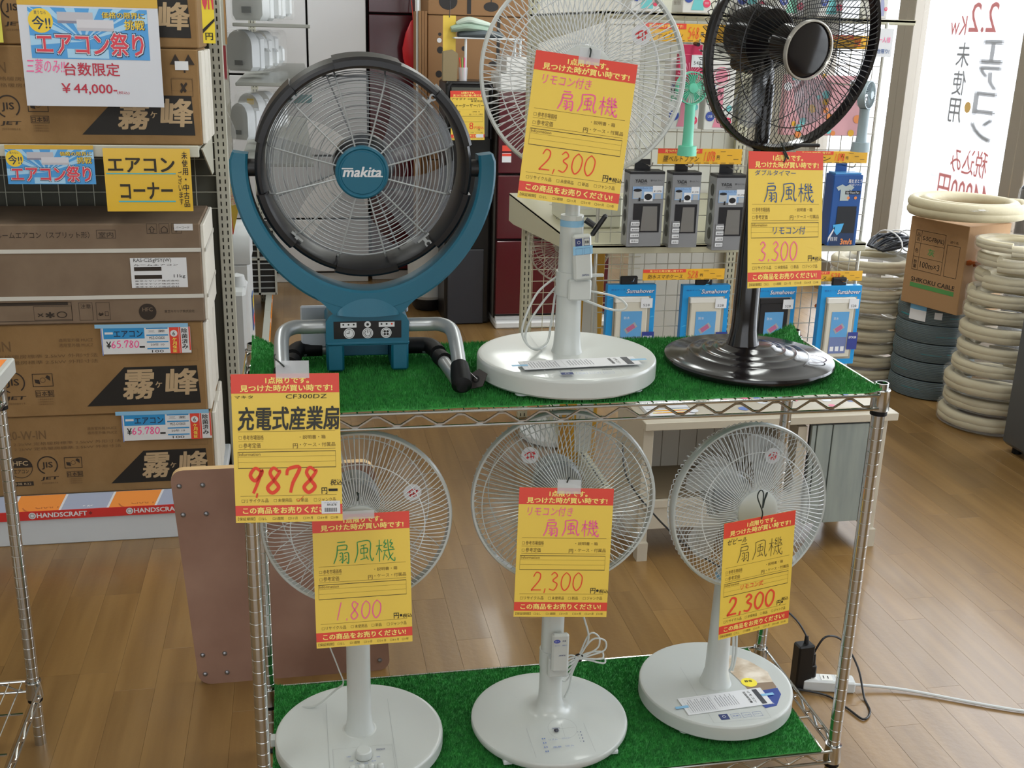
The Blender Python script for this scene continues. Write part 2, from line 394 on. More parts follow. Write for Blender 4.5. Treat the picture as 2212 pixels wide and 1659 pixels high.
def collar(t, x, y, z):
    b = MB(); b.lathe([(.0165, z-.038), (.0185, z-.036), (.0165, z+.002), (.0175, z+.004), (.0172, z+.0055), (.0135, z+.005), (.0135, z-.038)], chrome, 24, TR(x, y, 0))
    b.lathe([(.0128, z-.046), (.0162, z-.046), (.0162, z-.037), (.0128, z-.037)], rubber, 24, TR(x, y, 0)); b.build('collar', t)
rack = thing('wire_rack', 'chrome wire rack of two turf-covered shelves carrying six fans', 'rack')
for x in (0, RW):
    for y in (0, RD):
        post(rack, x, y, 0, ZU+.018); collar(rack, x, y, ZL); collar(rack, x, y, ZU)
        b = MB(); b.lathe([(0, 0), (.016, 0), (.019, .004), (.012, .012), (.012, .03), (0, .03)], rubber, 16, TR(x, y, 0)); b.build('foot', rack)
wire_shelf(rack, 0, RW, 0, RD, ZL); wire_shelf(rack, 0, RW, 0, RD, ZU)
# turf mats
turf = M('turf_green', '35943f', .75, noise=('297b35', (60, 60, 60), 3))
def turf_mat(label, x0, x1, y0, y1, z, N, curl=()):
    t = thing('turf_mat', label, 'turf mat', (x0, y0, z)); w, d = x1-x0, y1-y0; nx, ny = 80, 28
    def hz(x, y):
        h = .002
        for cx, cy, r, a in curl:
            q = math.hypot(x+x0-cx, y+y0-cy)
            if q < r: h += a*(1-q/r)**1.5
        return h+.0006*sin(x*37+y*20)
    b = MB(); vs = []; fs = []
    for j in range(ny+1):
        for i in range(nx+1):
            x, y = w*i/nx, d*j/ny; vs.append((x, y, hz(x, y)))
    for j in range(ny):
        for i in range(nx): a = j*(nx+1)+i; fs.append((a, a+1, a+nx+2, a+nx+1))
    k = len(vs); vs += [(x, y, zz-.002) for x, y, zz in vs]; fs += [tuple(q+k for q in f)[::-1] for f in fs]
    rim = [i for i in range(nx+1)]+[j*(nx+1)+nx for j in range(1, ny+1)]+[ny*(nx+1)+i for i in range(nx-1, -1, -1)]+[j*(nx+1) for j in range(ny-1, 0, -1)]
    for a, c in zip(rim, rim[1:]+rim[:1]): fs.append((a, c, c+k, a+k))
    b.add(vs, fs, turf); b.build('backing', t)
    b = MB(); vs = []; fs = []; R = random.random
    for i in range(N):
        x, y = R()*w, R()*d; zz = hz(x, y); a = R()*6.28; h = .0045+R()*.0035; s = .0009; l = h*.6
        vs += [(x-s*cos(a), y-s*sin(a), zz), (x+s*cos(a), y+s*sin(a), zz), (x+l*(R()-.5), y+l*(R()-.5), zz+h)]; fs.append((3*i, 3*i+1, 3*i+2))
    b.add(vs, fs, turf); b.build('pile', t, sharp=180, stuff=True)
turf_mat('green turf mat on the upper shelf under the blue and black fans', -.002, RW-.006, -.012, RD+.01, ZU+.002, 95000, [(0, RD, .07, .028), (RW, 0, .035, .012), (RW, RD, .07, .03)])
turf_mat('green turf mat on the lower shelf under three white fans', .012, RW-.035, -.016, RD, ZL+.002, 90000, [(0, RD, .05, .01)])
TU, TL_ = ZU+.0105, ZL+.0105            # turf surface heights
# front-left rack, cropped by the frame
c0 = WZ(72, 1475, .16); r2 = thing('wire_rack', 'second wire rack cut off by the left edge with bare lower shelf', 'rack', (0, 0, 0))
px_, py_ = c0.x, c0.y; zt = W(6, 838, py_).z
for x in (px_-.9, px_):
    for y in (py_-.36, py_): post(r2, x, y, 0, zt+.02); collar(r2, x, y, ZL); collar(r2, x, y, zt)
wire_shelf(r2, px_-.9, px_, py_-.36, py_, ZL); wire_shelf(r2, px_-.9, px_, py_-.36, py_, zt)
t = thing('turf_mat', 'green turf strip topping the cropped rack at the left edge', 'turf mat', (px_-.9, py_-.37, zt+.002))
b = MB(); b.box((.452, .195, .008), (.904, .39, .016), turf); b.box((.9, .2, -.012), (.006, .38, .04), turf); b.build('backing', t)
t = thing('board', 'white edged board with orange top on the cropped left rack', 'board', (px_-.9, py_-.37, zt+.018))
b = MB(); b.box((.467, .205, .02), (.93, .40, .035), M('grey_board', 'b9bab5', .6), b=.003); b.build('panel', t)
b = MB(); b.rect(.01, .02, .92, .39, .0379, M('orange_print', 'ef8a3c', .5)); b.build('print', t)
# ================================================================ FANS
def head(t, h, yaw, tilt, R, wire, body, ringm, blade, nf=96, nr=80, swf=0, swr=.25, hub=.047, nb=5, motor=.048, bladeang=0, dark_=False, mid=.72, sticker=True, fwd=.075, hubm=None, wr=.0009):
    H = TR(0, 0, h) @ Matrix.Rotation(yaw, 4, 'Z') @ Matrix.Rotation(tilt, 4, 'X') @ Matrix.Translation((0, -fwd, 0)) @ Matrix(((1, 0, 0, 0), (0, 0, -1, 0), (0, 1, 0, 0), (0, 0, 0, 1)))
    # local drawing frame: xy = guard plane, +z = towards the viewer (front)
    def cage(n, sw, prof, name, lab=None, mids=()):
        b = MB()
        for i in range(n):
            a = 2*pi*i/n; p = []
            for r, z in prof:
                k = a+sw*max(0, 1-(r-prof[0][0])/(prof[-1][0]-prof[0][0]))**1.5; p.append((r*cos(k), r*sin(k), z))
            b.tube(p, wr, wire, 4, T=H)
        for r, z in mids: b.tube([(r*cos(2*pi*i/60), r*sin(2*pi*i/60), z) for i in range(60)], wr*1.25, wire, 5, True, T=H)
        return b.build(name, t)
    cage(nf, swf, [(hub*.96, .030), (R*.5, .031), (R*.72, .026), (R*.88, .016), (R*.965, .006), (R*.99, .001)], 'front_guard', mids=[(mid*R, .0255)])
    cage(nr, swr, [(.05, -.075), (R*.5, -.076), (R*.75, -.068), (R*.93, -.048), (R*1.005, -.022), (R*1.0, -.012)], 'rear_guard', mids=[(.055, -.075), (R*.8, -.064)])
    b = MB(); b.lathe([(R*(.945 if dark_ else .972), -.013), (R*1.004, -.016), (R*1.014, -.007), (R*1.014, .0), (R*1.0, .005), (R*(.955 if dark_ else .978), .004), (R*(.945 if dark_ else .972), -.013)], ringm, 72, H); b.build('guard_ring', t, sharp=60)
    b = MB(); b.lathe([(0, .036), (hub*.8, .0355), (hub*.97, .033), (hub, .027), (hub*.8, .027), (0, .027)], hubm or ringm, 40, H)
    hc = b.build('hub_badge', t)
    if dark_: b = MB(); b.lathe([(hub*.96, .0362), (hub*.985, .0385), (hub*1.03, .038), (hub*1.05, .034), (hub*1.04, .03)], M('bright_rim', 'c9c6be', .25, .5), 40, H); b.build('chrome_rim', hc)
    b = MB(); b.lathe([(0, .018), (.03, .016), (.036, .008), (.037, -.03), (.0, -.03)], blackg if dark_ else clear if not dark_ else body, 32, H); hb = b.build('blade_hub', t)
    for k in range(nb):
        a0 = bladeang+2*pi*k/nb; vs = []; fs = []; nu, nv = 8, 10; W_ = 2*pi/nb*.72
        b = MB()
        for j in range(nv+1):
            r = .036+(R*.86-.036)*j/nv; f = j/nv; sp = W_*(.55+.55*f-.25*f*f*f)
            for i in range(nu+1):
                s = i/nu-.5; rr = r-.018*f*f*(2*s)**4*1.2; a = a0+sp*s+.35*f
                vs.append((rr*cos(a), rr*sin(a), -.006-.032*s*(.7+.3*f)-.01*f))
        for j in range(nv):
            for i in range(nu): q = j*(nu+1)+i; fs.append((q, q+1, q+nu+2, q+nu+1))
        b.add(vs, fs, blade, H); bl = b.build('blade', t)
        if sticker and k == 0:
            b = MB(); a = a0+.3; rr = R*.66; b.disc(rr*cos(a), rr*sin(a), .017, .0085, paper, H, 20)
            cx, cy = rr*cos(a), rr*sin(a)
            strokes(b, [[(.1, .5), (.5, .75), (.9, .6)], [(.2, .3), (.8, .45)], [(.3, .7), (.35, .2)], [(.55, .8), (.6, .15)], [(.8, .8), (.75, .25)]], cx-.013, cy-.013, .026, .026, .0025, .0095, M('sticker_red', 'd8262c', .5), H)
            b.build('sticker', bl)
    b = MB(); b.lathe([(0, -.165), (motor*.6, -.163), (motor*.9, -.15), (motor, -.125), (motor*1.02, -.085), (motor*.95, -.074), (0, -.074)], body, 36, H)
    b.box((0, -.035, -.12), (motor*1.1, .06, .06), body, b=.008, T=H); b.build('motor_housing', t)
    b = MB(); b.lathe([(0, -.029), (.006, -.029), (.006, -.1), (0, -.1)], greyp, 12, H); b.build('motor_shaft', t)
    # neck between the pole top and the motor
    b = MB(); b.tube([(0, .0, h-.12), (0, .002, h-.06), (0, .02, h-.02)], [.017, .02, .022], body, 16); b.build('neck', t)
def poles(t, body, z0, z1, r0, r1, zt, ri, flare=.0, inner=None):
    b = MB(); b.lathe([(r0+flare, z0-.002), (r0+flare*.35, z0+.012), (r0+.0005, z0+.035), (r0, z0+.05), (r1, z1), (0, z1)], body, 32); o = b.build('pole', t)
    b = MB(); b.lathe([(ri, z1-.001), (ri, zt), (0, zt)], inner or body, 24)
    b.build('inner_pole', t); return o
def base_round(t, R, th, m, dome=.0, name='base', bev=.006, feet=True):
    b = MB(); b.lathe([(0, .004), (R-.014, .004), (R-.004, .005), (R, .009), (R, th-bev-.002), (R, th-bev), (R-bev*.1, th-bev*.55), (R-bev*.45, th-bev*.12), (R-bev, th), (R-bev-.003, th+dome*.01), (R*.75, th+dome*.25), (R*.4, th+dome*.6), (R*.22, th+dome), (0, th+dome)], m, 96)
    o = b.build(name, t, sharp=28)
    if feet:
        for k in range(4):
            b = MB(); a = pi/4+k*pi/2; b.lathe([(0, 0), (.013, 0), (.013, .005), (0, .005)], whitem if m is white else rubber, 12, TR((R-.02)*cos(a), (R-.02)*sin(a), 0)); b.build('rubber_foot', t)
    return o
navy = M('navy_print', '27356b', .4); pgrey = M('panel_line', 'a3a7a6', .5); lblue = M('print_blue', '6b7fb5', .5)
def remote(t, x, y, z, rot, label, style=0):
    r = thing('remote_control', label, 'remote control', (x, y, z), rot)
    b = MB(); b.box((0, 0, 0), (.036, .014, .085), white, b=.004); b.build('case', r)
    b = MB(); F = Matrix.Translation((0, -.0073, 0)) @ FACE
    if style == 0:
        b.rect(-.014, .022, -.001, .036, 0, navy, F); b.frame(.002, .022, .014, .036, .0008, 0, navy, F); b.text('風量', .004, .026, .008, .005, .0001, ink, F, .01)
        b.frame(-.014, .006, -.001, .018, .0006, 0.0004, lblue, F); b.frame(.002, .006, .014, .018, .0006, 0.0004, lblue, F)
        b.ring(-.0075, .029, .003, .0007, .0002, paper, F, 16)
    else:
        b.disc(-.008, .028, .007, 0, M('button_blue', '3a49a8', .4), F, 20, .6); b.text('切/入', -.0125, .0265, .009, .003, .0002, paper, F)
        b.text('風量', .003, .027, .008, .003, 0, navy, F); b.text('タイマー', -.013, .017, .011, .003, 0, lblue, F); b.text('首振り', .003, .017, .01, .003, 0, lblue, F)
    b.text('ZEPEAL', -.004, -.034 if not style else -.006, .015, .003, 0, navy, F, .02, .3)
    b.build('print', r); return r
# --- white fan in the middle of the upper shelf
f = thing('electric_fan', 'white stand fan in the middle of the upper shelf, head above the top edge', 'fan', (.598, .138, TU))
base_round(f, .1725, .043, white, .004)
poles(f, white, .047, 1.281-TU, .0245, .0215, 1.47-TU, .0135, .006)
head(f, 1.53-TU, radians(-8), radians(-4), .176, whitem, whitem, white, clear, nf=100, nr=80, swr=.35, nb=5, bladeang=.3)
b = MB(); b.lathe([(.0218, .29), (.0222, .29), (.0219, .302), (.0215, .302)], tape, 24); b.ring(0, 0, .03, .0012, .303, ink, None, 24); b.build('tape_band', f)
kb = MB(); K = TR(.024, -.006, .302, ry=radians(32), rz=radians(-20)); kb.tube([(0, 0, 0), (.02, 0, 0)], .006, blackp, 12, T=K); kb.box((.026, 0, .006), (.009, .012, .048), blackp, b=.003, T=K); kb.build('height_knob', f)
b = MB(); Z = .0478
b.frame(-.07, -.155, .07, -.108, .0006, Z, pgrey); b.rect(-.045, -.15, -.022, -.137, Z+.0002, navy); b.ring(-.0335, -.1435, .004, .0008, Z+.0004, paper, None, 16)
for k in range(3): b.frame(-.016+k*.025, -.15, .004+k*.025, -.138, .0005, Z, lblue)
for k, s in enumerate(('風量', 'リズム風', 'タイマー')): b.text(s, -.013+k*.025, -.146, .014, .004, Z, lblue)
for k in range(3): b.text('★', -.045+k*.02, -.13, .005, .005, Z, navy)
b.text('ZEPEAL', .035, -.13, .02, .004, Z, ink, None, .02, .3); b.rect(-.048, .0, -.0474, .13, Z-.0008, pgrey); b.build('control_panel', f)
# remote holder and remote on the pole
b = MB(); b.box((.012, -.027, .175), (.044, .018, .04), white, b=.003); b.lathe([(.0232, .16), (.0262, .16), (.0262, .205), (.0232, .205)], white, 28); b.box((.045, -.02, .2), (.03, .005, .006), white, b=.001); b.build('remote_holder', f)
rm = remote(f, .610, .138-.0375, TU+.238, (radians(-2), radians(-4), radians(4)), 'white remote with navy button taped to the upper middle fan pole')
b = MB(); b.box((0, -.0074, .014), (.0375, .0006, .016), tape); b.build('tape_strip', rm)
# cord loops
b = MB(); cw = .0022
b.tube(smoothp([(-.02, .02, .19), (-.06, .0, .165), (-.085, -.01, .12), (-.09, -.01, .085), (-.07, -.01, .058), (-.04, 0, .065), (-.028, .02, .1), (-.02, .024, .17)], 6), cw, white, 8)
b.tube(smoothp([(-.02, .022, .17), (-.05, .01, .14), (-.078, .0, .10), (-.082, -.01, .07), (-.06, .0, .052), (-.035, .03, .051)], 6), cw, white, 8)
b.tube(smoothp([(.018, .016, .165), (.05, -.01, .165), (.09, -.01, .155), (.11, -.012, .14), (.104, -.012, .13), (.08, -.005, .13), (.05, .0, .14), (.02, .012, .15)], 6), cw, white, 8)
b.tube(smoothp([(.024, .01, .09), (.027, .02, .06), (.03, .03, .0465)], 4), cw, white, 8); b.build('power_cord', f)
def leaflet(x, y, z, rz, w, d, label, name='leaflet', lines=True, group=None):
    t = thing(name, label, 'leaflet', (x, y, z), (0, 0, rz), group); b = MB(); b.box((0, 0, .0006), (w, d, .0012), paper); b.build('sheet', t)
    b = MB(); z = .0014
    for k in range(11): b.rect(-w*.43+k*.0052, -d*.38, -w*.43+k*.0052+.0012, d*(.34 if k % 3 else .2), z, M('small_print', '7b7d84', .6))
    for k in range(9): b.rect(-w*.1+k*.0056, -d*.3, -w*.1+k*.0056+.0012, d*(.38 if k % 2 else .25), z, M('small_print', '', .6))
    for k, s in enumerate(('取扱説明書', 'リモコン')): b.text(s, 0, 0, d*.7, .006, z, ink, TR(w*(.26+k*.05), d*.38, 0, rz=-pi/2), .02)
    b.rect(w*.38, -d*.46, w*.44, d*.44, z, M('dark_grey_print', '33353c', .5)); b.frame(-w*.46, -d*.42, -w*.14, d*.42, .0005, z-.0001, pgrey); b.build('print', t)
    for s in (-1, 1): b = MB(); b.box((s*(w/2+.003), .002*s, .0018), (.03, .008, .0005), tape); b.build('tape_strip', t)
    return t
leaflet(.598+.005, .138-.085, TU+.0485, radians(3), .225, .05, 'folded manual taped across the base of the upper middle fan')
# --- gloss black fan
f = thing('electric_fan', 'gloss black stand fan at the right of the upper shelf', 'fan', (.985, .168, TU))
b = MB(); b.lathe([(0, .003), (.166, .003), (.1705, .008), (.1705, .014), (.169, .018), (.158, .0215), (.125, .0235), (.122, .0265), (.118, .0275), (.1, .0285), (.097, .0315), (.093, .032), (.078, .033), (.075, .036), (.071, .0365), (.055, .038), (.05, .043), (.04, .045), (0, .046)], blackg, 96)
b.build('base', f, sharp=50)
for k in range(4): a = pi/4+k*pi/2; b = MB(); b.lathe([(0, 0), (.014, 0), (.014, .004), (0, .004)], rubber, 12, TR(.145*cos(a), .145*sin(a), 0)); b.build('rubber_foot', f)
for k in range(1): b = MB(); b.ring(.11, -.06, .028, .003, .0262, M('panel_gloss', '5a5a66', .1), None, 30); b.text('リモコン', .05, -.1, .03, .008, .0262, greyp); b.build('control_panel', f)
PX = -.015
b = MB(); b.lathe([(.033, .042), (.03, .055), (.0265, .075), (.0255, .1), (.0225, 1.385-TU), (.02, 1.39-TU), (0, 1.39-TU)], blackg, 32, TR(PX, 0, 0)); b.build('pole', f)
b = MB(); b.lathe([(.0145, 1.38-TU), (.0145, 1.52-TU), (0, 1.52-TU)], blackg, 24, TR(PX, 0, 0)); b.build('inner_pole', f)
hd = MB(); wireb = M('black_wire', '0c0b0c', .35)
o0 = thing('tmp', '', ''); head(o0, 1.600-TU, radians(15), radians(8), .188, wireb, blackg, blackg, smoke, nf=104, nr=84, swf=.0, swr=.5, hub=.050, nb=5, motor=.058, dark_=True, mid=.74, sticker=False, fwd=.085, hubm=blackg, bladeang=1.3, wr=.0008)
for ch in list(o0.children):
    ch.parent = f
    if not ch.children: ch.data.transform(Matrix.Translation((PX-.008, 0, 0)))
    else:
        ch.data.transform(Matrix.Translation((PX-.008, 0, 0)))
        for g in ch.children: g.data.transform(Matrix.Translation((PX-.008, 0, 0)))
bpy.data.objects.remove(o0)
b = MB(); b.box((PX+.052, -.085, 1.416-TU), (.05, .014, .006), blackp, b=.002); b.build('guard_clip', f)
# --- lower left fan (knob and push buttons)
f = thing('electric_fan', 'white fan at the left of the lower shelf with timer knob and push buttons', 'fan', (.190, .142, TL_))
base_round(f, .173, .036, white, .004)
poles(f, white, .04, .5, .0245, .0235, .5, .014, .008)
head(f, .718-TL_, radians(0), radians(0), .177, whitem, greyp, white, clear, nf=110, nr=28, swr=0, hub=.046, nb=4, mid=.7, bladeang=.2)
b = MB(); Z = .0395
for s in (-1, 1): b.rect(s*.066-.0003, -.16, s*.066+.0003, .1, Z+.0002, pgrey)
b.frame(-.058, -.158, .062, -.062, .0005, Z+.0006, pgrey); b.text('TEKNOS', .028, -.078, .018, .004, Z+.0008, navy, None, .02, .3)
for k, s in enumerate(('180', '150', '120', '90', '60', '30')): a = radians(200+k*32-20); b.text(s, .003+.03*cos(a)-.004, -.093+.026*sin(a), .008, .0035, Z+.001, lblue)
for k in range(4): b.disc(-.022+k*.0185, -.148, .0038, Z+.001, M('button_blue', '', .4), None, 14, .6)
b.lathe([(.036, Z), (.034, Z+.0012), (.03, Z+.001)], white, 40); b.build('control_panel', f)
b = MB(); b.lathe([(.0165, Z), (.0168, Z+.004), (.0155, Z+.014), (.0135, Z+.016), (0, Z+.016)], white, 30, TR(.003, -.093, 0)); b.build('timer_knob', f)
for k in range(4): b = MB(); b.lathe([(.0068, Z-.001), (.0066, Z+.007), (.005, Z+.0095), (0, Z+.0105)], white, 16, TR(-.022+k*.0185, -.134, 0)); b.build('push_button', f)
b = MB(); b.tube(smoothp([(-.06, .02, .45), (-.085, .02, .41), (-.075, .02, .345), (-.065, .02, .26), (-.04, .02, .175), (-.03, .05, .12), (-.045, .08, .085), (-.085, .09, .045), (-.115, .1, .036), (-.13, .12, .02), (-.11, .13, .004)], 6), .0024, white, 8, flat=.6)
b.tube(smoothp([(-.065, .04, .43), (-.075, .03, .34), (-.04, .04, .29), (-.01, .04, .31)], 6), .0022, white, 8); b.build('power_cord', f)
b = MB(); b.box((-.176, .02, .016), (.014, .02, .02), white, b=.002); b.build('cord_hook', f)
# --- lower middle fan
f = thing('electric_fan', 'white fan in the middle of the lower shelf with a domed base', 'fan', (.597, .15, TL_))
b = MB(); b.lathe([(0, .006), (.155, .006), (.166, .008), (.169, .014), (.169, .0205), (.1685, .0225), (.167, .0245), (.1645, .0255), (.161, .0262), (.15, .0285), (.11, .034), (.07, .0385), (.048, .041), (.038, .0455), (.03, .055), (.0255, .07), (.0245, .09), (0, .09)], white, 96); b.build('base', f, sharp=28)
for k in range(4): a = pi/4+k*pi/2; b = MB(); b.box((.158*cos(a), .158*sin(a), .005), (.02, .02, .01), whitem, b=.002); b.build('rubber_foot', f)
b = MB(); b.lathe([(.0245, .085), (.0235, .3), (.0225, .47), (0, .47)], white, 32); b.build('pole', f)
head(f, .732-TL_, radians(-6), radians(-2), .179, M('guard_chrome_white', 'c5cac9', .3, .3), greyp, white, M('clear_gloss_blade', 'eceff2', .04, alpha=.14), nf=92, nr=76, swf=-.18, swr=.35, hub=.047, nb=5, mid=.9, bladeang=1.9)
b = MB()
def dz(y): return .0285+(.15-abs(y))/.04*.0055 if abs(y) > .11 else .034+(.11-abs(y))/.04*.0045
Z = .0375
P2 = TR(0, 0, .0445, rx=radians(7.9))
for s in (-1, 1): b.rect(s*.062-.0003, -.155, s*.062+.0003, .06, Z-.0005, pgrey)
b.ring(0, -.112, .03, .0006, Z+.0065, pgrey, P2, 32); b.rect(-.0003, -.137, .0003, -.088, Z+.0066-.0, pgrey, P2); b.rect(-.026, -.1123, .026, -.1117, Z+.0066, pgrey, P2)
b.T = TR(0, 0, .0078, rx=radians(7.9))
for s, x, y in (('リズム', -.024, -.1), ('切タイマー', .004, -.1), ('風量', -.02, -.122), ('切/入', .006, -.122)): b.text(s, x, y, .018, .0045, Z+.0068, lblue)
for k in range(4): b.text('・▪', .04, -.085-k*.009, .008, .003, Z+.0066, navy); b.text('▪▪', -.038, -.095-k*.012, .007, .004, Z+.0066, lblue)
b.text('ZEPEAL', -.012, -.068, .018, .003, Z+.0066, navy, None, .02, .3); b.T = Matrix(); b.build('control_panel', f)
b = MB(); b.box((-.002, -.077, .041), (.01, .009, .005), M('sensor_navy', '15172e', .2), b=.002); b.build('sensor_window', f)
b = MB(); b.box((.006, -.03, .165), (.043, .018, .045), white, b=.003); b.lathe([(.0236, .15), (.0262, .15), (.0262, .19), (.0236, .19)], white, 28); b.build('remote_holder', f)
remote(f, .604, .15-.0415, TL_+.205, (radians(-3), 0, radians(-2)), 'white remote with blue oval button on the lower middle fan pole', 1)
b = MB()
b.tube(smoothp([(.05, .03, .32), (.075, .03, .24), (.088, .03, .19), (.075, .03, .155), (.055, .03, .13), (.03, .03, .125), (.02, .02, .13)], 6), .0022, white, 8)
for k, (dx, dzz) in enumerate(((.045, .05), (.06, .035), (.055, .0), (.06, -.02))):
    b.tube(smoothp([(.068, .03, .145), (.068+dx*.5, .035, .15+dzz*.9), (.068+dx, .04, .145+dzz*.8), (.068+dx*.95, .03, .135+dzz*.6), (.068+dx*.4, .03, .138+dzz*.2), (.068, .03, .14)], 5), .002, white, 8)
    b.tube(smoothp([(.068, .03, .142), (.05, .03, .15-k*.007), (.03, .03, .14-k*.012), (.028, .03, .125-k*.01), (.045, .03, .125-k*.012), (.068, .03, .142)], 5), .002, white, 8)
b.tube(smoothp([(.068, .03, .14), (.055, .03, .105), (.05, .03, .07), (.04, .03, .045)], 4), .0022, white, 8); b.build('power_cord', f)
b = MB(); b.ring(0, 0, .009, .0025, 0, ink, TR(.068, .03, .142, rx=pi/2, ry=.3)); b.tube([(.068+.009*cos(a), .03, .142+.009*sin(a)) for a in [i*pi/8 for i in range(16)]], .0018, rubber, 6, True); b.build('cord_tie', f)
# --- lower right fan
f = thing('electric_fan', 'white fan at the right of the lower shelf turned slightly aside', 'fan', (.992, .195, TL_))
base_round(f, .172, .042, white, -.001, bev=.005)
b = MB(); b.lathe([(.036, .041), (.032, .052), (.0265, .075), (.0255, .1), (.0205, .32), (0, .32)], white, 32); b.build('pole', f)
b = MB(); b.lathe([(.0135, .31), (.0135, .42), (0, .42)], white, 24); b.build('inner_pole', f)
head(f, .668-TL_, radians(6), radians(-6), .176, whitem, greyp, white, M('milky_blade', 'd9dddd', .25, alpha=.45), nf=104, nr=90, swf=.25, swr=-.5, hub=.046, nb=5, mid=.7, bladeang=.9)
b = MB(); b.lathe([(.0212, .308), (.0222, .308), (.0216, .318), (.0208, .318)], tape, 24); b.build('tape_band', f)
b = MB(); Z = .0421
ad = M('ad_photo', 'b9a68e', .35, noise=('e6dccd', (22, 30, 20), 3)); b.add([(.04, .075, Z), (.06, -.02, Z), (.13, -.02, Z), (.135, .02, Z), (.11, .07, Z), (.08, .1, Z), (.055, .1, Z)], [tuple(range(7))], ad)
b.add([(.06, -.02, Z), (.065, -.075, Z), (.10, -.09, Z), (.13, -.04, Z), (.13, -.02, Z)], [tuple(range(5))], M('ad_brown', '8a7560', .35)); b.add([(.066, -.095, Z+.0002), (.072, -.115, Z+.0002), (.1, -.11, Z+.0002), (.128, -.07, Z+.0002), (.13, -.045, Z+.0002), (.09, -.05, Z+.0002)], [tuple(range(6))], M('ad_blue', '24408f', .35))
b.disc(.075, -.015, .018, Z+.0003, M('ad_yellow', 'eedc3e', .4)); b.text('静音', .066, -.014, .018, .008, Z+.0005, ink, None, .02); b.text('ZEPEAL', .078, -.103, .02, .004, Z+.0004, paper, None, .02, .3)
b.frame(-.06, -.15, .07, -.108, .0006, Z, pgrey); b.rect(-.04, -.142, -.02, -.122, Z+.0002, navy); b.ring(-.03, -.131, .004, .0009, Z+.0004, paper, None, 16)
for k in range(3): b.frame(-.014+k*.025, -.14, .006+k*.025, -.124, .0006, Z, lblue)
for k, s in enumerate(('風量', 'リズム風', 'タイマー')): b.text(s, -.011+k*.025, -.134, .014, .004, Z, lblue)
b.rect(-.06, -.05, -.0594, .07, Z, pgrey); b.build('control_panel', f)
b = MB(); b.tube(smoothp([(.03, .02, .29), (.036, .02, .2), (.042, .015, .12), (.04, .01, .07), (.032, .02, .047)], 5), .003, white, 8); b.tube(smoothp([(.036, .02, .27), (.046, .02, .19), (.05, .015, .1), (.043, .01, .06)], 5), .003, white, 8); b.build('power_cord', f)
leaflet(.985, .195-.078, TL_+.0425, radians(4), .2, .062, 'folded manual in clear bag taped on the lower right fan base')
# ================================================================ TEAL CORDLESS FAN
f = thing('industrial_fan', 'teal and black cordless drum fan with wire grille on pipe legs', 'fan', (.222, .20, TU))
HC_ = TR(.0, .03, .3838, rx=radians(5)) @ FACE @ Matrix.Scale(1.03, 4); HG = HC_ @ Matrix.Translation((-.006, -.001, 0))          # drawing xy -> fan plane, +z to the viewer
b = MB(); A = [14, 47, 71, 106, 131, 165, 193, 226, 253, 288, 313, 347, 374]
for k in range(12):
    hi = k % 2 == 0; ro = .1955 if hi else .1915; zf = .030 if hi else .024
    b.lathe([(.1745, -.05), (ro, -.05), (ro, zf-.006), (ro-.005, zf), (.181, zf+.001), (.176, zf-.008), (.1745, -.05)], blackp, 10, HC_, radians(A[k]), radians(A[k+1]))
    for a in (A[k], A[k+1]): pass
for k in range(0, 12, 2):
    for a in (A[k], A[k+1]):
        aa = radians(a); b.add([(r*cos(aa), r*sin(aa), z) for r, z in ((.1745, -.05), (.1955, -.05), (.1955, .024), (.19, .030), (.176, .022))], [(0, 1, 2, 3, 4)], blackp, HC_)
b.build('drum_ring', f, sharp=30)
gw = M('grille_wire', 'a3a7a9', .4, .2)
b = MB()
def gz(r): return .034-.012*(r/.17)**2 if r < .155 else .034-.012*(r/.17)**2-(r-.155)*1.5
rr = [.052+.0072*i for i in range(15)]+[.1555, .159, .162, .1645, .1665]
for i, r in enumerate(rr):
    z = gz(r) if i < 15 else .020-.009*(i-14); b.tube([(r*cos(2*pi*q/84), r*sin(2*pi*q/84), z) for q in range(84)], .00095, gw, 5, True, T=HG)
b.build('grille_ring_wires', f)
b = MB()
for k in range(12):
    a = radians(15+30*k); b.tube([(r*cos(a), r*sin(a), z) for r, z in ((.045, .034), (.09, gz(.09)+.002), (.13, gz(.13)+.002), (.155, gz(.155)+.002), (.166, .012), (.1685, -.01), (.173, -.02))], .0016, gw, 6, T=HG)
b.build('grille_spokes', f)
for k in range(4):
    b = MB(); a = radians(45+90*k-(3 if k % 2 else -1)); T = HG @ Matrix.Rotation(a, 4, 'Z')
    b.box((.171, 0, .02), (.010, .006, .002), gw, T=T); b.ring(.18, 0, .0065, .003, .0225, gw, T, 20); b.ring(.18, 0, .0065, .003, .0185, gw, T, 20); b.tube([(.18+.005*cos(q*pi/8), .005*sin(q*pi/8), .0205) for q in range(16)], .0015, gw, 6, True, T=T)
    b.box((.167, 0, .016), (.003, .026, .006), gw, T=T); b.build('grille_clip', f)
b = MB(); b.lathe([(0, .040), (.037, .040), (.0385, .0385), (.0405, .0385), (.043, .041), (.0465, .038), (.0475, .030), (.044, .024), (0, .024)], teal, 60, HG); hb = b.build('hub_badge', f)
b = MB(); b.text('makita', -.034, -.0065, .066, .0175, .0405, paper, HG, .03, .25); b.rect(-.036, .0068, -.016, .0092, .0405, paper, HG); b.rect(.01, -.0068, .036, -.0048, .0405, paper, HG); b.build('badge_print', hb)
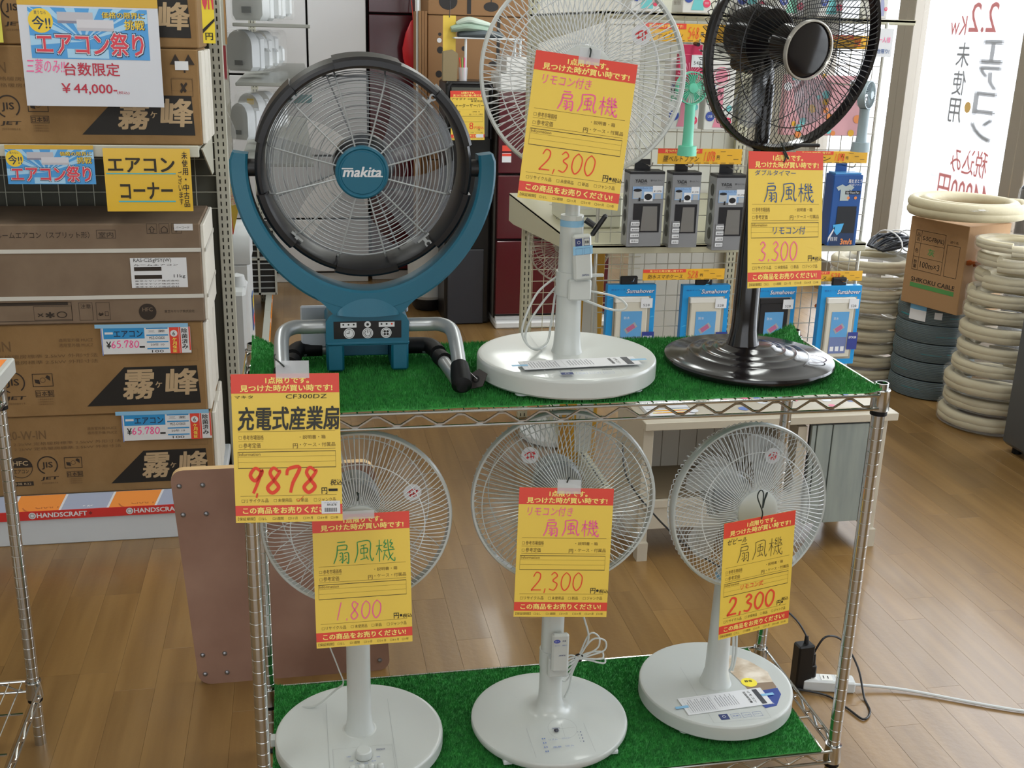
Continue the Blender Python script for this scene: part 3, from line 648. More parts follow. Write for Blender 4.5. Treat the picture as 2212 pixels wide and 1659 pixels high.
for k in range(5):
    a0 = 2*pi*k/5+.5; vs = []; fs = []; b = MB()
    for j in range(11):
        r = .03+.135*j/10; sp = 1.05*(.6+.4*j/10)
        for i in range(9): s = i/8-.5; a = a0+sp*s+.3*j/10; vs.append((r*cos(a), r*sin(a), -.002-.035*s))
    for j in range(10):
        for i in range(8): q = j*9+i; fs.append((q, q+1, q+10, q+9))
    b.add(vs, fs, greyb, HC_); b.build('blade', f)
b = MB(); b.lathe([(0, -.055), (.05, -.055), (.055, -.045), (.055, -.02), (.04, .0), (0, .0)], blackp, 32, HC_); b.build('motor_housing', f)
b = MB()
for i in range(5): r = .08+.022*i; b.tube([(r*cos(2*pi*q/60), r*sin(2*pi*q/60), -.048) for q in range(60)], .0008, gw, 4, True, T=HC_)
for k in range(4): a = radians(22+90*k); b.tube([(.05*cos(a), .05*sin(a), -.048), (.175*cos(a), .175*sin(a), -.048)], .0016, gw, 5, T=HC_)
b.build('rear_grille', f)
# yoke
HC_ = TR(.001, .03, .3838) @ FACE @ Matrix.Scale(1.03, 4)
b = MB(); vs = []; fs = []; N = 56
for i in range(N+1):
    t_ = i/N; a = radians(187-194*t_) if False else radians(-187+194*t_); dwn = max(0, -sin(a)); ri = .2045+.014*dwn**4; ro = .2355+.022*dwn**4; fl = 1
    if i in (0, N): ro -= .004
    bl = .004; y0, y1 = -.021-.004*dwn, .021+.012*dwn
    for r, z in ((ri, y0), (ri, y1-bl), (ri+bl, y1), (ro-bl, y1), (ro, y1-bl), (ro, y0)): vs.append((r*cos(a), r*sin(a), z))
for i in range(N):
    for k in range(6): l = (k+1) % 6; fs.append((i*6+k, i*6+l, i*6+6+l, i*6+6+k))
fs += [tuple(range(6)), tuple(N*6+k for k in range(6))[::-1]]; b.add(vs, fs, teal, HC_)
# neck flare
P = [(-.112, -.215), (-.092, -.231), (-.076, -.246), (-.066, -.258), (-.058, -.264), (.058, -.264), (.066, -.258), (.076, -.246), (.092, -.231), (.112, -.215), (.06, -.23), (-.06, -.23)]
b.prism(P, .052, teal, HC_, -.02)
b.build('yoke', f, sharp=40)
b = MB(); vs = []; nn = 20
for i in range(nn+1): x = -.056+.112*i/nn; q = max(0, 1-(x/.056)**2); vs.append((x, -.258+.026*q**.8, .0335))
vs2 = [(x, -.2615-.004*(1-(x/.056)**2), .040) for x, _, _ in vs]; b.add(vs+vs2, [(i, i+1, nn+2+i, nn+1+i) for i in range(nn)], teal, HC_); b.build('neck_scoop', f)
for s in (-1, 1): b = MB(); b.tube([(s*.19, 0, 0), (s*.2065, 0, 0)], .0155, blackp, 24, T=HC_); b.build('pivot_knob', f)
# body
b = MB(); w = .0785
b.prism([(-w, .052), (-w, .098), (-w+.006, .109), (-w+.02, .121), (w-.02, .121), (w-.006, .109), (w, .098), (w, .052)], .095, teal, Matrix(((1, 0, 0, 0), (0, 0, 1, 0), (0, 1, 0, 0), (0, 0, 0, 1))), .0)
b.box((0, .0465, .056), (2*w+.002, .097, .008), teal, b=.003)
for s in (-1, 1): b.box((s*.0615, .045, .0285), (.033, .09, .056), teal, b=.004)
b.box((0, .075, .035), (.09, .02, .045), teal, b=.002); b.build('body', f, sharp=40)
b = MB(); T = TR(0, -.0008, 0) @ FACE; Z = 0
b.rect(-.064, .066, .064, .1, 0, M('panel_black', '0c0b0f', .3), T)
for s in (-1, 1):
    b.rect(s*.036-.015, .088, s*.036+.015, .0975, .0004, paper, T)
    for k in (-1, 0, 1): b.disc(s*.036+k*.0098, .0938, .0018, .0008, redm if (s, k) == (1, 1) else ink, T, 12)
b.disc(0, .0935, .0062, .0004, paper, T, 20); b.disc(0, .0935, .003, .0008, ink, T, 5)
for s in (-1, 0, 1): b.disc(s*.035, .0765, .0103, .0004, paper, T, 28); b.ring(s*.035, .0765, .0085, .0007, .0007, ink, T, 28)
b.rect(-.0355, .0765, -.0345, .0825, .0009, ink, T); b.rect(-.04, .0765, -.0345, .0774, .0009, ink, T); b.rect(-.0006, .0765, .0006, .0835, .0009, ink, T); b.ring(0, .0765, .006, .001, .0008, ink, T, 20, radians(120), radians(420))
for k in range(4): a = pi/4+k*pi/2; b.disc(.035+.0038*cos(a), .0765+.0038*sin(a), .0024, .0009, ink, T, 10)
b.build('control_panel', f)
b = MB(); b.box((-.095, .10, .065), (.06, .012, .085), M('pale_grey_plastic', 'a8adb5', .5), b=.003); b.build('battery_cover', f); b = MB(); b.box((.072, .105, .115), (.03, .012, .05), M('pale_grey_plastic', ''), b=.003); b.build('rear_cover', f)
pr_ = .0135
for s in (-1, 1):
    b = MB(); p = smoothp([(s*.158, -.158, .02), (s*.16, -.11, .045), (s*.161, -.05, .072), (s*.156, -.02, .086), (s*.138, .002, .09), (s*.118, .012, .088), (s*.078, .02, .086)], 6)
    b.tube(p, pr_, silver, 20); b.build('pipe_leg', f, sharp=70)
    b = MB(); b.tube([(s*.156, -.178, .0195), (s*.157, -.17, .0205), (s*.158, -.15, .031), (s*.159, -.124, .044)], [.010, .0185, .019, .0165], rubber, 20); b.build('foot_cap', f)
    b = MB(); b.tube(smoothp([(s*.156, -.155, .0165), (s*.15, -.05, .0145), (s*.14, .07, .0145), (s*.125, .1, .0155), (s*.07, .108, .0165), (0, .108, .0165)], 5), .0125, silver, 16); b.build('floor_pipe', f, sharp=70)
    b = MB(); b.tube([(s*.148, .0, .0165), (s*.142, .03, .0165)], .0165, rubber, 16); b.tube(smoothp([(s*.142, .05, .0175), (s*.13, .1, .019), (s*.085, .108, .019)], 4), .0168, rubber, 16); b.build('rubber_sleeve', f)
b = MB(); b.tube([(.158, -.105, .052), (.175, -.13, .035), (.19, -.14, .022)], .0006, paper, 6); T = TR(.19, -.128, .017, rz=-.35, rx=1.1)
b.prism([(-.012, -.02), (.014, -.012), (.02, .012), (.004, .02), (-.018, .004)], .005, M('dark_brown_rubber', '2a2422', .6), T); b.ring(0, 0, .007, .003, .0054, rubber, T); b.build('hanging_key', f)

# ================================================================ PRICE TAGS
def form_print(b, T):
    w, h = .182, .257; X = lambda q: (q-.5)*w; Y = lambda q: -q*h
    def tx(s, x0, x1, y0, y1, m, z=.0006, bold=0): b.text(s, X(x0), Y(y1), (x1-x0)*w, (y1-y0)*h, z, m, T, bold)
    b.rect(X(0), Y(.128), X(1), Y(0), .0004, red, T); b.rect(X(0), Y(.952), X(1), Y(.884), .0004, red, T)
    tx('1点限りです。', .32, .72, .022, .065, tagy, bold=.035); tx('見つけた時が買い時です!', .085, .935, .073, .117, tagy, bold=.035)
    tx('この商品をお売りください!', .07, .93, .896, .940, tagy, bold=.035)
    for y, lw in ((.383, .0005), (.503, .0005), (.818, .0005)): b.rect(X(.05), Y(y)-lw, X(.95), Y(y), .0005, brownink, T)
    b.rect(X(.05), Y(.447)-.0004, X(.28), Y(.447), .0005, brownink, T)
    for y in (.519, .628): b.rect(X(.04), Y(y)-.0011, X(.95), Y(y), .0005, M('dark_line', '4a3a20', .6), T)
    for y in (.553, .59): b.rect(X(.04), Y(y)-.0003, X(.95), Y(y), .0005, brownink, T)
    for x in (.04, .948): b.rect(X(x), Y(.628), X(x)+.0004, Y(.519), .0005, brownink, T)
    def bx(x, y, s=.028): b.frame(X(x), Y(y), X(x)+s*w, Y(y)+s*w, .0004, .0005, brownink, T)
    bx(.055, .434); tx('参考市場価格', .095, .285, .407, .44, brownink); tx('・説明書・箱', .62, .86, .412, .438, brownink)
    bx(.055, .49); tx('参考定価', .095, .255, .46, .495, brownink); tx('円', .555, .6, .468, .5, brownink, bold=.01); tx('・ケース・付属品', .62, .95, .462, .49, brownink)
    tx('Information', .05, .25, .526, .546, brownink)
    tx('円', .81, .862, .77, .812, ink, bold=.02)
    for x, x1, s in ((.06, .31, 'リサイクル品'), (.36, .53, '未使用品'), (.575, .68, '新品'), (.735, .94, 'ジャンク品')): bx(x, .862); tx(s, x+.04, x1, .838, .864, brownink)
    tx('【保証期間】', .02, .18, .963, .985, brownink)
    for x, x1, s in ((.215, .29, 'なし'), (.345, .445, '1週間'), (.49, .575, '1ヶ月'), (.63, .72, '3ヶ月'), (.765, .855, '6ヶ月'), (.89, .96, '1年')): bx(x, .983, .022); tx(s, x+.03, x1, .965, .984, brownink)
_fm = [None]
def tag(label, q, S, hw, tab=None, tie=None, group='yellow price tags on the fans'):
    t = thing('price_tag', label, 'price tag', q[:3], q[3:], group)
    t.scale = (S, S, S)
    b = MB(); b.box((0, .0002, -.1285), (.182, .0006, .257), yel); b.build('card', t)
    if _fm[0] is None: b = MB(); form_print(b, FACE); _fm[0] = b.build('printed_form', t).data
    else: o = bpy.data.objects.new('printed_form', _fm[0]); C.objects.link(o); o.parent = t
    b = MB(); b.T = FACE; w, h = .182, .257; b.alt = MB(); b.alt.T = FACE
    hw(b, lambda q: (q-.5)*w, lambda q: -q*h, w, h); b.build('handwriting', t)
    if b.alt.v: b.alt.build('handwritten_price', t)
    if tab: x, y0, y1, hw_ = tab; b = MB(); b.box((x, -.0008, (y0+y1)/2), (hw_*2, .0006, y1-y0), film); b.build('clear_tab', t)
    if tie: b = MB(); b.tube(smoothp(tie, 5), .0014, M('twist_tie', '15221e', .5), 7); b.build('twist_tie', t)
    return t
def zeikomi(b, X, Y, w, h, blob=True, x=.9, y=.81, W_=.1):
    if blob: b.disc(X(.885), Y(.79), .0026, .0009, ink, None, 10)
    b.text('税込', X(x), Y(y), W_*w, .03*h, .0009, ink, None, .01, .2)
def ohgi(b, X, Y, w, h, x0, x1, y0, y1, m, lw=.0016):
    g = (x1-x0)/3.25
    for k, K in enumerate((K_OGI, K_KAZE, K_KI)): strokes(b, K, X(x0+k*g*1.12), Y(y1)-.004*(k-1)*0, g*w, (y1-y0)*h, lw, .0009, m)
def h1(b, X, Y, w, h):
    b.text('マキタ', X(.03), Y(.163), .17*w, .022*h, .0009, ink); b.text('CF300DZ', X(.5), Y(.166), .38*w, .028*h, .0009, ink, None, -.01, .1)
    b.text('充電式産業扇', X(.05), Y(.375), .93*w, .155*h, .0009, M('brush_ink', '26251c', .5), None, .028, .08)
    digits(b, '9878', X(.11), Y(.8), .68*w, .17*h, .0062, .0009, redm, None, .22); b.stroke([(X(.21), Y(.8)), (X(.2), Y(.83))], .004, .001, redm, None, 0)
    b.text('税込', X(.89), Y(.755), .11*w, .04*h, .0009, ink, None, .012, .2); b.rect(X(.875), Y(.795), X(.96), Y(.778), .0009, ink)
    b.stroke([(X(.57), Y(.845)), (X(.59), Y(.86)), (X(.64), Y(.825))], .0012, .0009, redm, None, 0)
def wsp(x, z0=.004): return [(x-.006, -.002, -.003), (x-.004, -.012, .006), (x, -.016, .002), (x+.003, -.008, -.004), (x+.001, .004, .012)]
t = tag('yellow tag priced 9878 in red hanging over the upper shelf edge', [0.0684, -0.0528, 1.0489, -0.193, -0.0225, -0.13], .982, h1, (.013, -.008, .022, .028), [(.0, -.004, .012), (-.008, -.004, .02), (-.018, .01, .026), (-.02, .03, .03)])
b = MB(); T = FACE; b.rect(.0555, -.2435, .0875, -.221, .0012, paper, T)
b.text('¥9,878', .065, -.2305, .016, .0045, .0014, ink, T, .01)
for k in range(22): b.rect(.0605+k*.001, -.2405, .0605+k*.001+(.0006 if k % 3 else .0003), -.2335, .0014, ink, T)
b.text('リサイクル', .06, -.2255, .024, .002, .0014, lblue, T); b.build('price_sticker', t)
def h2(b, X, Y, w, h):
    b.text('リモコン付き', X(.09), Y(.215), .48*w, .07*h, .0009, pink, None, -.012, .12); ohgi(b, X, Y, w, h, .27, .86, .24, .37, pink, .0026)
    digits(b, '2,300', X(.17), Y(.79), .56*w, .14*h, .0023, .0009, redm); zeikomi(b, X, Y, w, h)
tag('yellow tag 2,300 tilted on the upper middle white fan, pink handwriting', [0.5846, 0.0299, 1.563, -0.1828, 0.1149, -0.1367], .955, h2, (.004, -.012, .016, .019), [(.004, -.004, .0), (.004, -.006, .012), (.002, .004, .018)])
def h3(b, X, Y, w, h):
    ohgi(b, X, Y, w, h, .2, .84, .2, .37, green_m, .0021); digits(b, '1.800', X(.19), Y(.795), .5*w, .135*h, .0022, .0009, pink); zeikomi(b, X, Y, w, h)
tag('yellow tag 1.800 with green handwriting on the lower left fan', [0.1936, 0.0151, 0.7565, -0.1936, -0.0065, -0.0116], .968, h3, (-.005, -.01, .006, .03), [(-.006, -.004, .042), (-.004, -.01, .034), (-.005, -.004, .026), (-.003, -.002, .04)])
tag('yellow tag 2,300 hanging straight on the lower middle fan, pink handwriting', [0.5794, 0.0161, 0.7854, -0.151, 0.0332, -0.0927], .99, h2, (.004, -.011, .0165, .0225), [(-.001, -.004, .012), (.0, -.008, .018), (.004, .0, .021)])
def h5(b, X, Y, w, h):
    b.text('ダブルタイマー', X(.08), Y(.175), .54*w, .042*h, .0009, blue_m, None, .0, .1); ohgi(b, X, Y, w, h, .2, .87, .225, .37, blue_m, .0023)
    b.text('リモコン付', X(.32), Y(.608), .44*w, .06*h, .0009, blue_m, None, -.008, .1); digits(b, '3.300', X(.13), Y(.8), .54*w, .14*h, .0024, .0009, pink); zeikomi(b, X, Y, w, h)
tag('yellow tag 3.300 with blue handwriting hanging from the black fan', [0.9735, 0.0602, 1.4059, -0.1857, 0.0434, 0.2724], .95, h5, None, [(-.008, -.002, -.02), (-.006, -.004, -.01), (-.01, -.003, .0), (.002, -.004, -.014), (-.008, -.002, .006), (-.006, .01, .02)])
def h6(b, X, Y, w, h):
    b.text('ゼピール', X(.05), Y(.19), .27*w, .05*h, .0009, ink, None, .0, .2); ohgi(b, X, Y, w, h, .2, .84, .2, .36, ink, .0014)
    b.text('リモコン式', X(.27), Y(.6), .32*w, .045*h, .0009, redm, None, .004, .1); digits(b, '2,300', X(.1), Y(.8), .68*w, .145*h, .0048, .0009, redm); zeikomi(b, X, Y, w, h, True, .87, .78)
tag('yellow tag 2,300 with black handwriting on the lower right fan', [0.9698, 0.0038, 0.7082, -0.0692, 0.0055, 0.2588], .955, h6, None, [(.0, -.003, -.004), (.001, -.004, .012), (-.012, -.002, .045), (-.004, .0, .058), (.004, .0, .05), (.001, -.004, .02), (.008, -.002, .045), (.014, 0, .05), (.01, .004, .03)])
def h7(b, X, Y, w, h):
    b.text('アマダナ HK99', X(.03), Y(.19), .75*w, .05*h, .0009, ink); b.text('ウォーターサーバー', X(.02), Y(.34), .96*w, .08*h, .0009, ink, None, 0, .1); b.text('未使用品', X(.6), Y(.23), .35*w, .04*h, .0009, ink)
    b.text('8', X(.55), Y(.78), .12*w, .14*h, .0009, redm); b.text('円税込', X(.7), Y(.78), .28*w, .06*h, .0009, redm); b.rect(X(.75), Y(.95), X(.97), Y(.88), .0012, paper)
tag('yellow tag for a water server on a black appliance far behind the fans', [1.0074, 4.145, 1.2949, -0.0115, -0.0209, -0.0369], 1, h7, None, None, group='far price tags')
# ================================================================ LEFT GONDOLA AND ITS BOXES
GX0 = -1.75; YL = 1.6
zsh0 = W(200, 1070, YL).z; zb = W(200, 885, YL).z
def px2(u, v, y=YL): p = W(u, v, y); return p.x, p.z
def carton(label, ur, vt, vb, yf=YL+.02, dep=.34, m=cardb, name='carton', x0=GX0+.12, z0=None, side=foam, ucl=None, group=None):
    xr = W(ur, (vt+vb)/2, yf).x; zt = W(ucl or ur, vt, yf).z; zb_ = W(ucl or ur, vb, yf).z if z0 is None else z0
    t = thing(name, label, 'box', (xr, yf, zb_), (0, 0, 0), group)
    w, h = xr-x0, zt-zb_; b = MB(); b.box((-w/2, dep/2, h/2), (w, dep, h-.002), m, b=.004); b.build('carton_body', t)
    return t, w, h, dep
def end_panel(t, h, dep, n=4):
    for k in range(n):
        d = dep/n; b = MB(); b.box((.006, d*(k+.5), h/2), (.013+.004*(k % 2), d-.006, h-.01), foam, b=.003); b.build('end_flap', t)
def mits(t, w, h, code='20-W-IN'):
    b = MB(); b.T = TR(0, -.0008, 0) @ FACE; Z = 0; s = h/.298
    b.flat([(-.365*s, .03), (-.02, .03), (-.025, .155*s), (-.245*s, .155*s)], Z, M('black_print', '16120e', .6), None)
    gold = M('print_gap_tan', 'b39a78', .8)
    b.text('霧', -.255*s, .05*s, .09*s, .095*s, .0004, gold, None, .03, .12); b.text('ヶ', -.155*s, .085*s, .02*s, .02*s, .0004, gold, None, .02); b.text('峰', -.125*s, .06*s, .095*s, .085*s, .0004, gold, None, .03, .1)
    pi_ = M('print_ink', '2d2219', .7); pi2 = M('faded_print', '6d5334', .8)
    b.ring(-.665*s, .11*s, .04*s, .002, Z, pi_); b.add([( -.665*s+.038*s*cos(a), .11*s+.038*s*sin(a), Z) for a in [pi*i/14 for i in range(15)]], [tuple(range(15))], pi_)
    b.text('HFC', -.69*s, .118*s, .05*s, .017*s, .0004, gold, None, .02); b.text('エアコン', -.69*s, .088*s, .05*s, .014*s, Z, pi_, None, .01); b.rect(-.702*s, .04*s, -.628*s, .056*s, Z, pi_); b.text('冷媒 R32', -.696*s, .043*s, .06*s, .01*s, .0004, gold)
    b.ring(-.575*s, .115*s, .035*s, .004, Z, pi_, None, 30, radians(-50), radians(250)); b.text('JIS', -.594*s, .1*s, .036*s, .027*s, Z, pi_, None, .02); b.text('JET', -.602*s, .057*s, .056*s, .014*s, Z, pi_, None, .03, .3); b.text('JE0308014', -.6*s, .042*s, .054*s, .008*s, Z, pi2)
    b.frame(-.518*s, .1*s, -.458*s, .142*s, .002, Z, pi_); b.ring(-.488*s, .121*s, .008*s, .001, Z, pi_)
    b.flat([(-.51*s, .112*s), (-.496*s, .108*s), (-.498*s, .122*s), (-.512*s, .124*s)], Z, pi_); b.flat([(-.48*s, .13*s), (-.466*s, .118*s), (-.466*s, .132*s), (-.474*s, .137*s)], Z, pi_)
    b.frame(-.513*s, .066*s, -.459*s, .088*s, .0015, Z, pi_); b.text('日本製', -.51*s, .069*s, .048*s, .016*s, Z, pi_, None, .01)
    for k in range(3): b.text('三菱電機株式会社', -.508*s, .056*s-k*.008*s, .045*s, .005*s, Z, pi2)
    b.text('MSZ-GV22'+code, -.86*s, .215*s, .29*s, .032*s, Z, pi2, None, .01)
    for k in range(2): b.text('定格冷房能力 2.2kW 定格暖房標準 2.5kW 外形寸法', -.82*s, .192*s-k*.019*s, .5*s, .012*s, Z, pi2)
    for k in range(2): b.text('適用室外機 MUCZ', -.43*s, .225*s+k*.016*s, .1*s, .012*s, Z, pi2)
    b.frame(-.085*s, .17*s, -.02*s, .21*s, .0006, Z, pi2); b.text('ψ', -.055*s, .215*s, .025*s, .035*s, Z, pi_, None, .03)
    b.build('printing', t)
def aircon_tag(label, u0, v0, y):
    p = W(u0, v0, y); t = thing('price_card', label, 'price card', p, (0, 0, radians(-1)), 'blue price cards on the cartons'); S = spx(u0, v0, y); bl = M('card_blue', '2a8cc8', .4)
    b = MB(); k = S; b.box((98*k, 0, -31*k), (197*k, .001, 62*k), paper); b.build('card', t)
    b = MB(); b.T = TR(0, -.0008, 0) @ FACE
    b.rect(0, -65*k, 2*k, 0, 0, M('card_edge', '6f86c8', .4)); b.rect(5*k, -26*k, 95*k, 0, 0, bl); b.rect(8*k, -15*k, 26*k, -10*k, .0004, paper); b.text('エアコン', 28*k, -22*k, 63*k, 15*k, .0004, M('dark_navy_print', '202c48', .5), None, .02)
    b.text('¥', 10*k, -48*k, 10*k, 16*k, 0, ink, None, .02); digits(b, '65.780', 20*k, -47*k, 62*k, 16*k, 2.6*k, 0, pink); b.rect(82*k, -48*k, 94*k, -44*k, 0, ink)
    for j in range(4): b.rect(99*k, (-4-16*j)*k, 147*k, (-1-16*j)*k, 0, bl)
    for j, s in enumerate(('三 菱', 'MSZ-GV2820', '20年 10', '100')): b.text(s, (103+2*j)*k, (-12-16*j)*k, (38-4*j)*k, 6*k, 0, ink)
    b.rect(150*k, -63*k, 171*k, 0, 0, red); b.disc(160*k, -15*k, 8*k, .0004, paper); b.text('6', 157*k, -20*k, 6*k, 10*k, .0006, ink)
    b.text('ヶ月保証', 156*k, -61*k, 9*k, 36*k, .0004, M('card_yellow', 'f2e05a', .5), None, .02, vert=True)
    b.rect(172*k, -63*k, 175*k, 0, 0, red); b.rect(193*k, -56*k, 196*k, 0, 0, red); b.text('除菌済み', 177*k, -53*k, 13*k, 50*k, 0, ink, None, .02, vert=True); b.build('print', t)
    b = MB(); b.box((90*k, -.001, 4*k), (205*k, .0008, 9*k), tape); b.build('tape_strip', t)
g = thing('gondola_shelf', 'beige steel gondola shelving holding air conditioner cartons at left', 'shelf', (0, 0, 0))
YR = 2.06; pU = [W(489, 300, YR), W(503, 1000, YR)]; XP = (pU[0].x+pU[1].x)/2
def upright(t, x, y, z0, z1, w=.04, m=shelfp):
    b = MB(); b.box((x, y, (z0+z1)/2), (w, .03, z1-z0), m, b=.002); b.build('upright', t)
    b = MB(); n = int((z1-z0)/.025)
    for k in range(n):
        for s in (-1, 1): b.box((x+s*w*.2, y-.0152, z0+.015+k*.025), (w*.09, .0012, .014), dark)
    b.build('slot', t, stuff=True)
upright(g, XP, YR, 0, 2.5, .044); upright(g, GX0-.02, YR, 0, 2.5, .044)
b = MB(); b.box(((GX0+XP)/2, YR+.005, 1.25), (XP-GX0, .004, 2.4), M('back_panel_grey', '55554c', .8)); b.build('back_panel', g)
b = MB()
for k in range(28): x = GX0+.03+k*.055; b.tube([(x, YR-.022, 1.0), (x, YR-.022, 2.4)], .0015, shelfp, 5) if x < XP-.01 else None
for k in range(26): z = 1.0+k*.055; b.tube([(GX0, YR-.02, z), (XP-.02, YR-.02, z)], .0015, shelfp, 5)
b.build('back_mesh', g)
b = MB(); b.box(((GX0+XP)/2-.02, YL+.20, zsh0-.015), (XP-GX0, .44, .03), shelfw, b=.003); b.build('base_shelf', g)
zf0, zf1 = W(200, 1162, YL-.03).z, W(200, 1112, YL-.03).z
b = MB(); b.box(((GX0+XP)/2-.02, YL-.02, zf1/2+.0), (XP-GX0, .02, zf1), shelfw, b=.003); b.build('kick_panel', g)
b = MB(); b.box((XP+.0, YL+.2, .05), (.02, .4, .1), shelfw, b=.002); b.build('side_foot', g)
zz = zf1; strip = MB(); strip.box(((GX0+XP)/2-.02, YL-.034, zz+.009), (XP-GX0-.04, .004, .030), M('strip_red', 'c9322e', .4)); so = strip.build('price_rail', g)
b = MB(); b.T = TR(0, YL-.0365, 0) @ FACE
for k in range(7):
    x = GX0+.1+k*.325-.03; x += .0
    xx = px2(60+k*212-424, 1108, YL-.0365)[0]
    if xx+.2 > XP: continue
    b.disc(xx+.012, zz+.0095, .011, 0, paper); b.ring(xx+.012, zz+.0095, .008, .003, .0003, greyp); b.text('HANDSCRAFT', xx+.026, zz+.002, .15, .0155, 0, paper, None, .03); b.disc(xx+.187, zz+.0095, .006, 0, M('maroon_dot', '7d2020', .5), None, 4)
b.build('rail_print', so)
# sloping picture strip
za, zc = zz+.024, zsh0+.002; b = MB()
og = M('strip_orange', 'e78a2b', .45); gy = M('strip_grey', '9fa7bd', .45)
for k in range(9):
    x0 = px2(60+k*103-330, 1090)[0]; x1 = min(px2(60+(k+1)*103-330, 1090)[0], XP-.02)
    if x0 > XP-.03: continue
    b.add([(x0-.012, YL-.033, za), (x1-.012, YL-.033, za), (x1+.012, YL-.012, zc+.012), (x0+.012, YL-.012, zc+.012)], [(0, 1, 2, 3)], og if k % 2 else gy)
    b.add([(x0-.016, YL-.0335, za), (x0-.009, YL-.0335, za), (x0+.015, YL-.0125, zc+.012), (x0+.008, YL-.0125, zc+.012)], [(0, 1, 2, 3)], paper)
    sl = Matrix.Translation(((x0+x1)/2, YL-.0235, (za+zc)/2)) @ Matrix.Rotation(-.5, 4, 'X') @ FACE
    if k % 2: b.ring(-.03, .003, .026, .004, .0012, M('strip_dark_orange', 'b9631a', .5), sl, 20, radians(110), radians(260)); b.text('HANDS', -.02, .004, .075, .012, .0012, M('strip_dark_orange', ''), sl, .03, .2); b.text('CRAFT', -.015, -.012, .075, .012, .0012, M('strip_dark_orange', ''), sl, .03, .2)
    else:
        for a in range(8): b.text('♪' if a % 2 else '★', .016*cos(a*.785)-.004, .01*sin(a*.785)-.004, .012, .012, .0012, paper, sl)
b.build('picture_strip', so)
# cartons of the lower stack
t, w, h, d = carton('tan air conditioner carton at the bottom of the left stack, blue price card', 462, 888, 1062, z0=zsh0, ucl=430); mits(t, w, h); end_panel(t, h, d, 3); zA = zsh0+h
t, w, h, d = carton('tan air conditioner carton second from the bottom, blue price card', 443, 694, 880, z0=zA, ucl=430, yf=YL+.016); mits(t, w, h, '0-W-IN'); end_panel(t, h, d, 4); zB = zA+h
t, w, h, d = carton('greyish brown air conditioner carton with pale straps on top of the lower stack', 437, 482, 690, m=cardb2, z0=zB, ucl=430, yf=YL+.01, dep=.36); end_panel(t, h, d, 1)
for k in (.27, .735):
    b = MB(); b.box((-w/2, -.0012, h*k), (w, .0016, .012), M('strap_white', 'c9c6be', .5)); b.box((.014, d/2, h*k), (.0016, d, .012), M('strap_white', '')); b.build('strap', t)
b = MB(); b.T = TR(0, -.001, 0) @ FACE; pk = M('print_ink', '2d2219', .7)
sc_ = .0015
b.text('東芝ルームエアコン（スプリット形）', -.62, h*.86, .3, .02, 0, pk); b.frame(-.3, h*.855, -.245, h*.855+.026, .0012, 0, pk); b.text('室内', -.294, h*.865, .042, .017, 0, pk)
for k in range(3): b.frame(-.155+k*.036, h*.9, -.125+k*.036, h*.9+.03, .001, 0, pk); b.text('⇧⌂☂'[k], -.15+k*.036, h*.91, .02, .02, 0, pk)
b.rect(-.21, h*.36, -.045, h*.66, .0004, paper); b.text('RAS-C25gPSY(W)', -.2, h*.61, .11, .014, .0008, ink)
for k in range(2): b.rect(-.2, h*(.53-.08*k), -.12, h*(.53-.08*k)+.012, .0008, pk)
b.text('11kg', -.085, h*.45, .034, .013, .0008, ink); b.text('ルームエアコン', -.2, h*.58, .13, .006, .0008, pk)
for k in range(3): b.text('東芝キヤリア株式会社', -.2, h*.42-k*.009, .13, .005, .0008, pk)
b.rect(-.075, h*.93, -.02, h*.93+.02, .0012, paper); b.text('バーコード', -.07, h*.93+.005, .04, .008, .0014, pk)
b.disc(-.17, h*.115, .026, 0, pk); b.text('HFC', -.185, h*.12, .03, .012, .0004, cardb2, None, .02); b.text('東芝キヤリア株式会社', -.12, h*.1, .09, .009, 0, pk)
b.frame(-.63, h*.04, -.39, h*.23, .0014, 0, pk); b.rect(-.62, h*.2, -.4, h*.23, 0, pk); b.frame(-.5, h*.05, -.39, h*.19, .001, 0, pk); b.text('×✱○', -.49, h*.07, .085, .02, 0, pk); b.frame(-.37, h*.04, -.33, h*.22, .001, 0, pk); b.text('注意', -.365, h*.16, .03, .014, 0, pk); b.frame(-.32, h*.04, -.28, h*.22, .001, 0, pk); b.text('⇔□', -.315, h*.08, .03, .014, 0, pk)
b.build('printing', t)
zsu = W(230, 306, YL).z
b = MB(); b.box(((GX0+XP)/2-.02, YL+.21, zsu-.02), (XP-GX0-.03, .44, .012), shelfp, b=.002); b.box(((GX0+XP)/2-.02, YL-.006, zsu-.026), (XP-GX0-.03, .012, .034), shelfp, b=.002)
b.prism([(0, 0), (.44, 0), (.44, -.12), (.36, -.12)], .004, shelfp, Matrix(((0, 0, 1, XP-.03), (1, 0, 0, YL), (0, 1, 0, zsu-.02), (0, 0, 0, 1)))); b.build('upper_shelf', g)
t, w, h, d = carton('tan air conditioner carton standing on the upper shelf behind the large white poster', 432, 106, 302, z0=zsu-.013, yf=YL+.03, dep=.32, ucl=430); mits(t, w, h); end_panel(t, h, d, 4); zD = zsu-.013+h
b = MB(); b.T = TR(0, -.0016, 0) @ FACE; b.rect(-.066, h-.06, -.028, h-.035, .0008, paper); b.text('▲▲', -.08, h-.045, .07, .03, 0, M('print_ink', ''), None, 0); b.text('✘', -.055, h-.125, .02, .03, 0, M('print_ink', ''), None, .02); b.frame(-.08, h-.135, -.02, h-.085, .0008, 0, M('print_ink', '')); b.build('label_print', t)
t, w, h, d = carton('tan air conditioner carton at the very top left, cut off by the frame', 424, -100, 104, z0=zD, yf=YL+.03, dep=.32, ucl=420); mits(t, w, h); 
aircon_tag('blue price card 65,780 on the second carton from the bottom', 217, 709, YL+.01)
aircon_tag('blue price card 65,780 on the bottom carton', 262, 897, YL+.014)
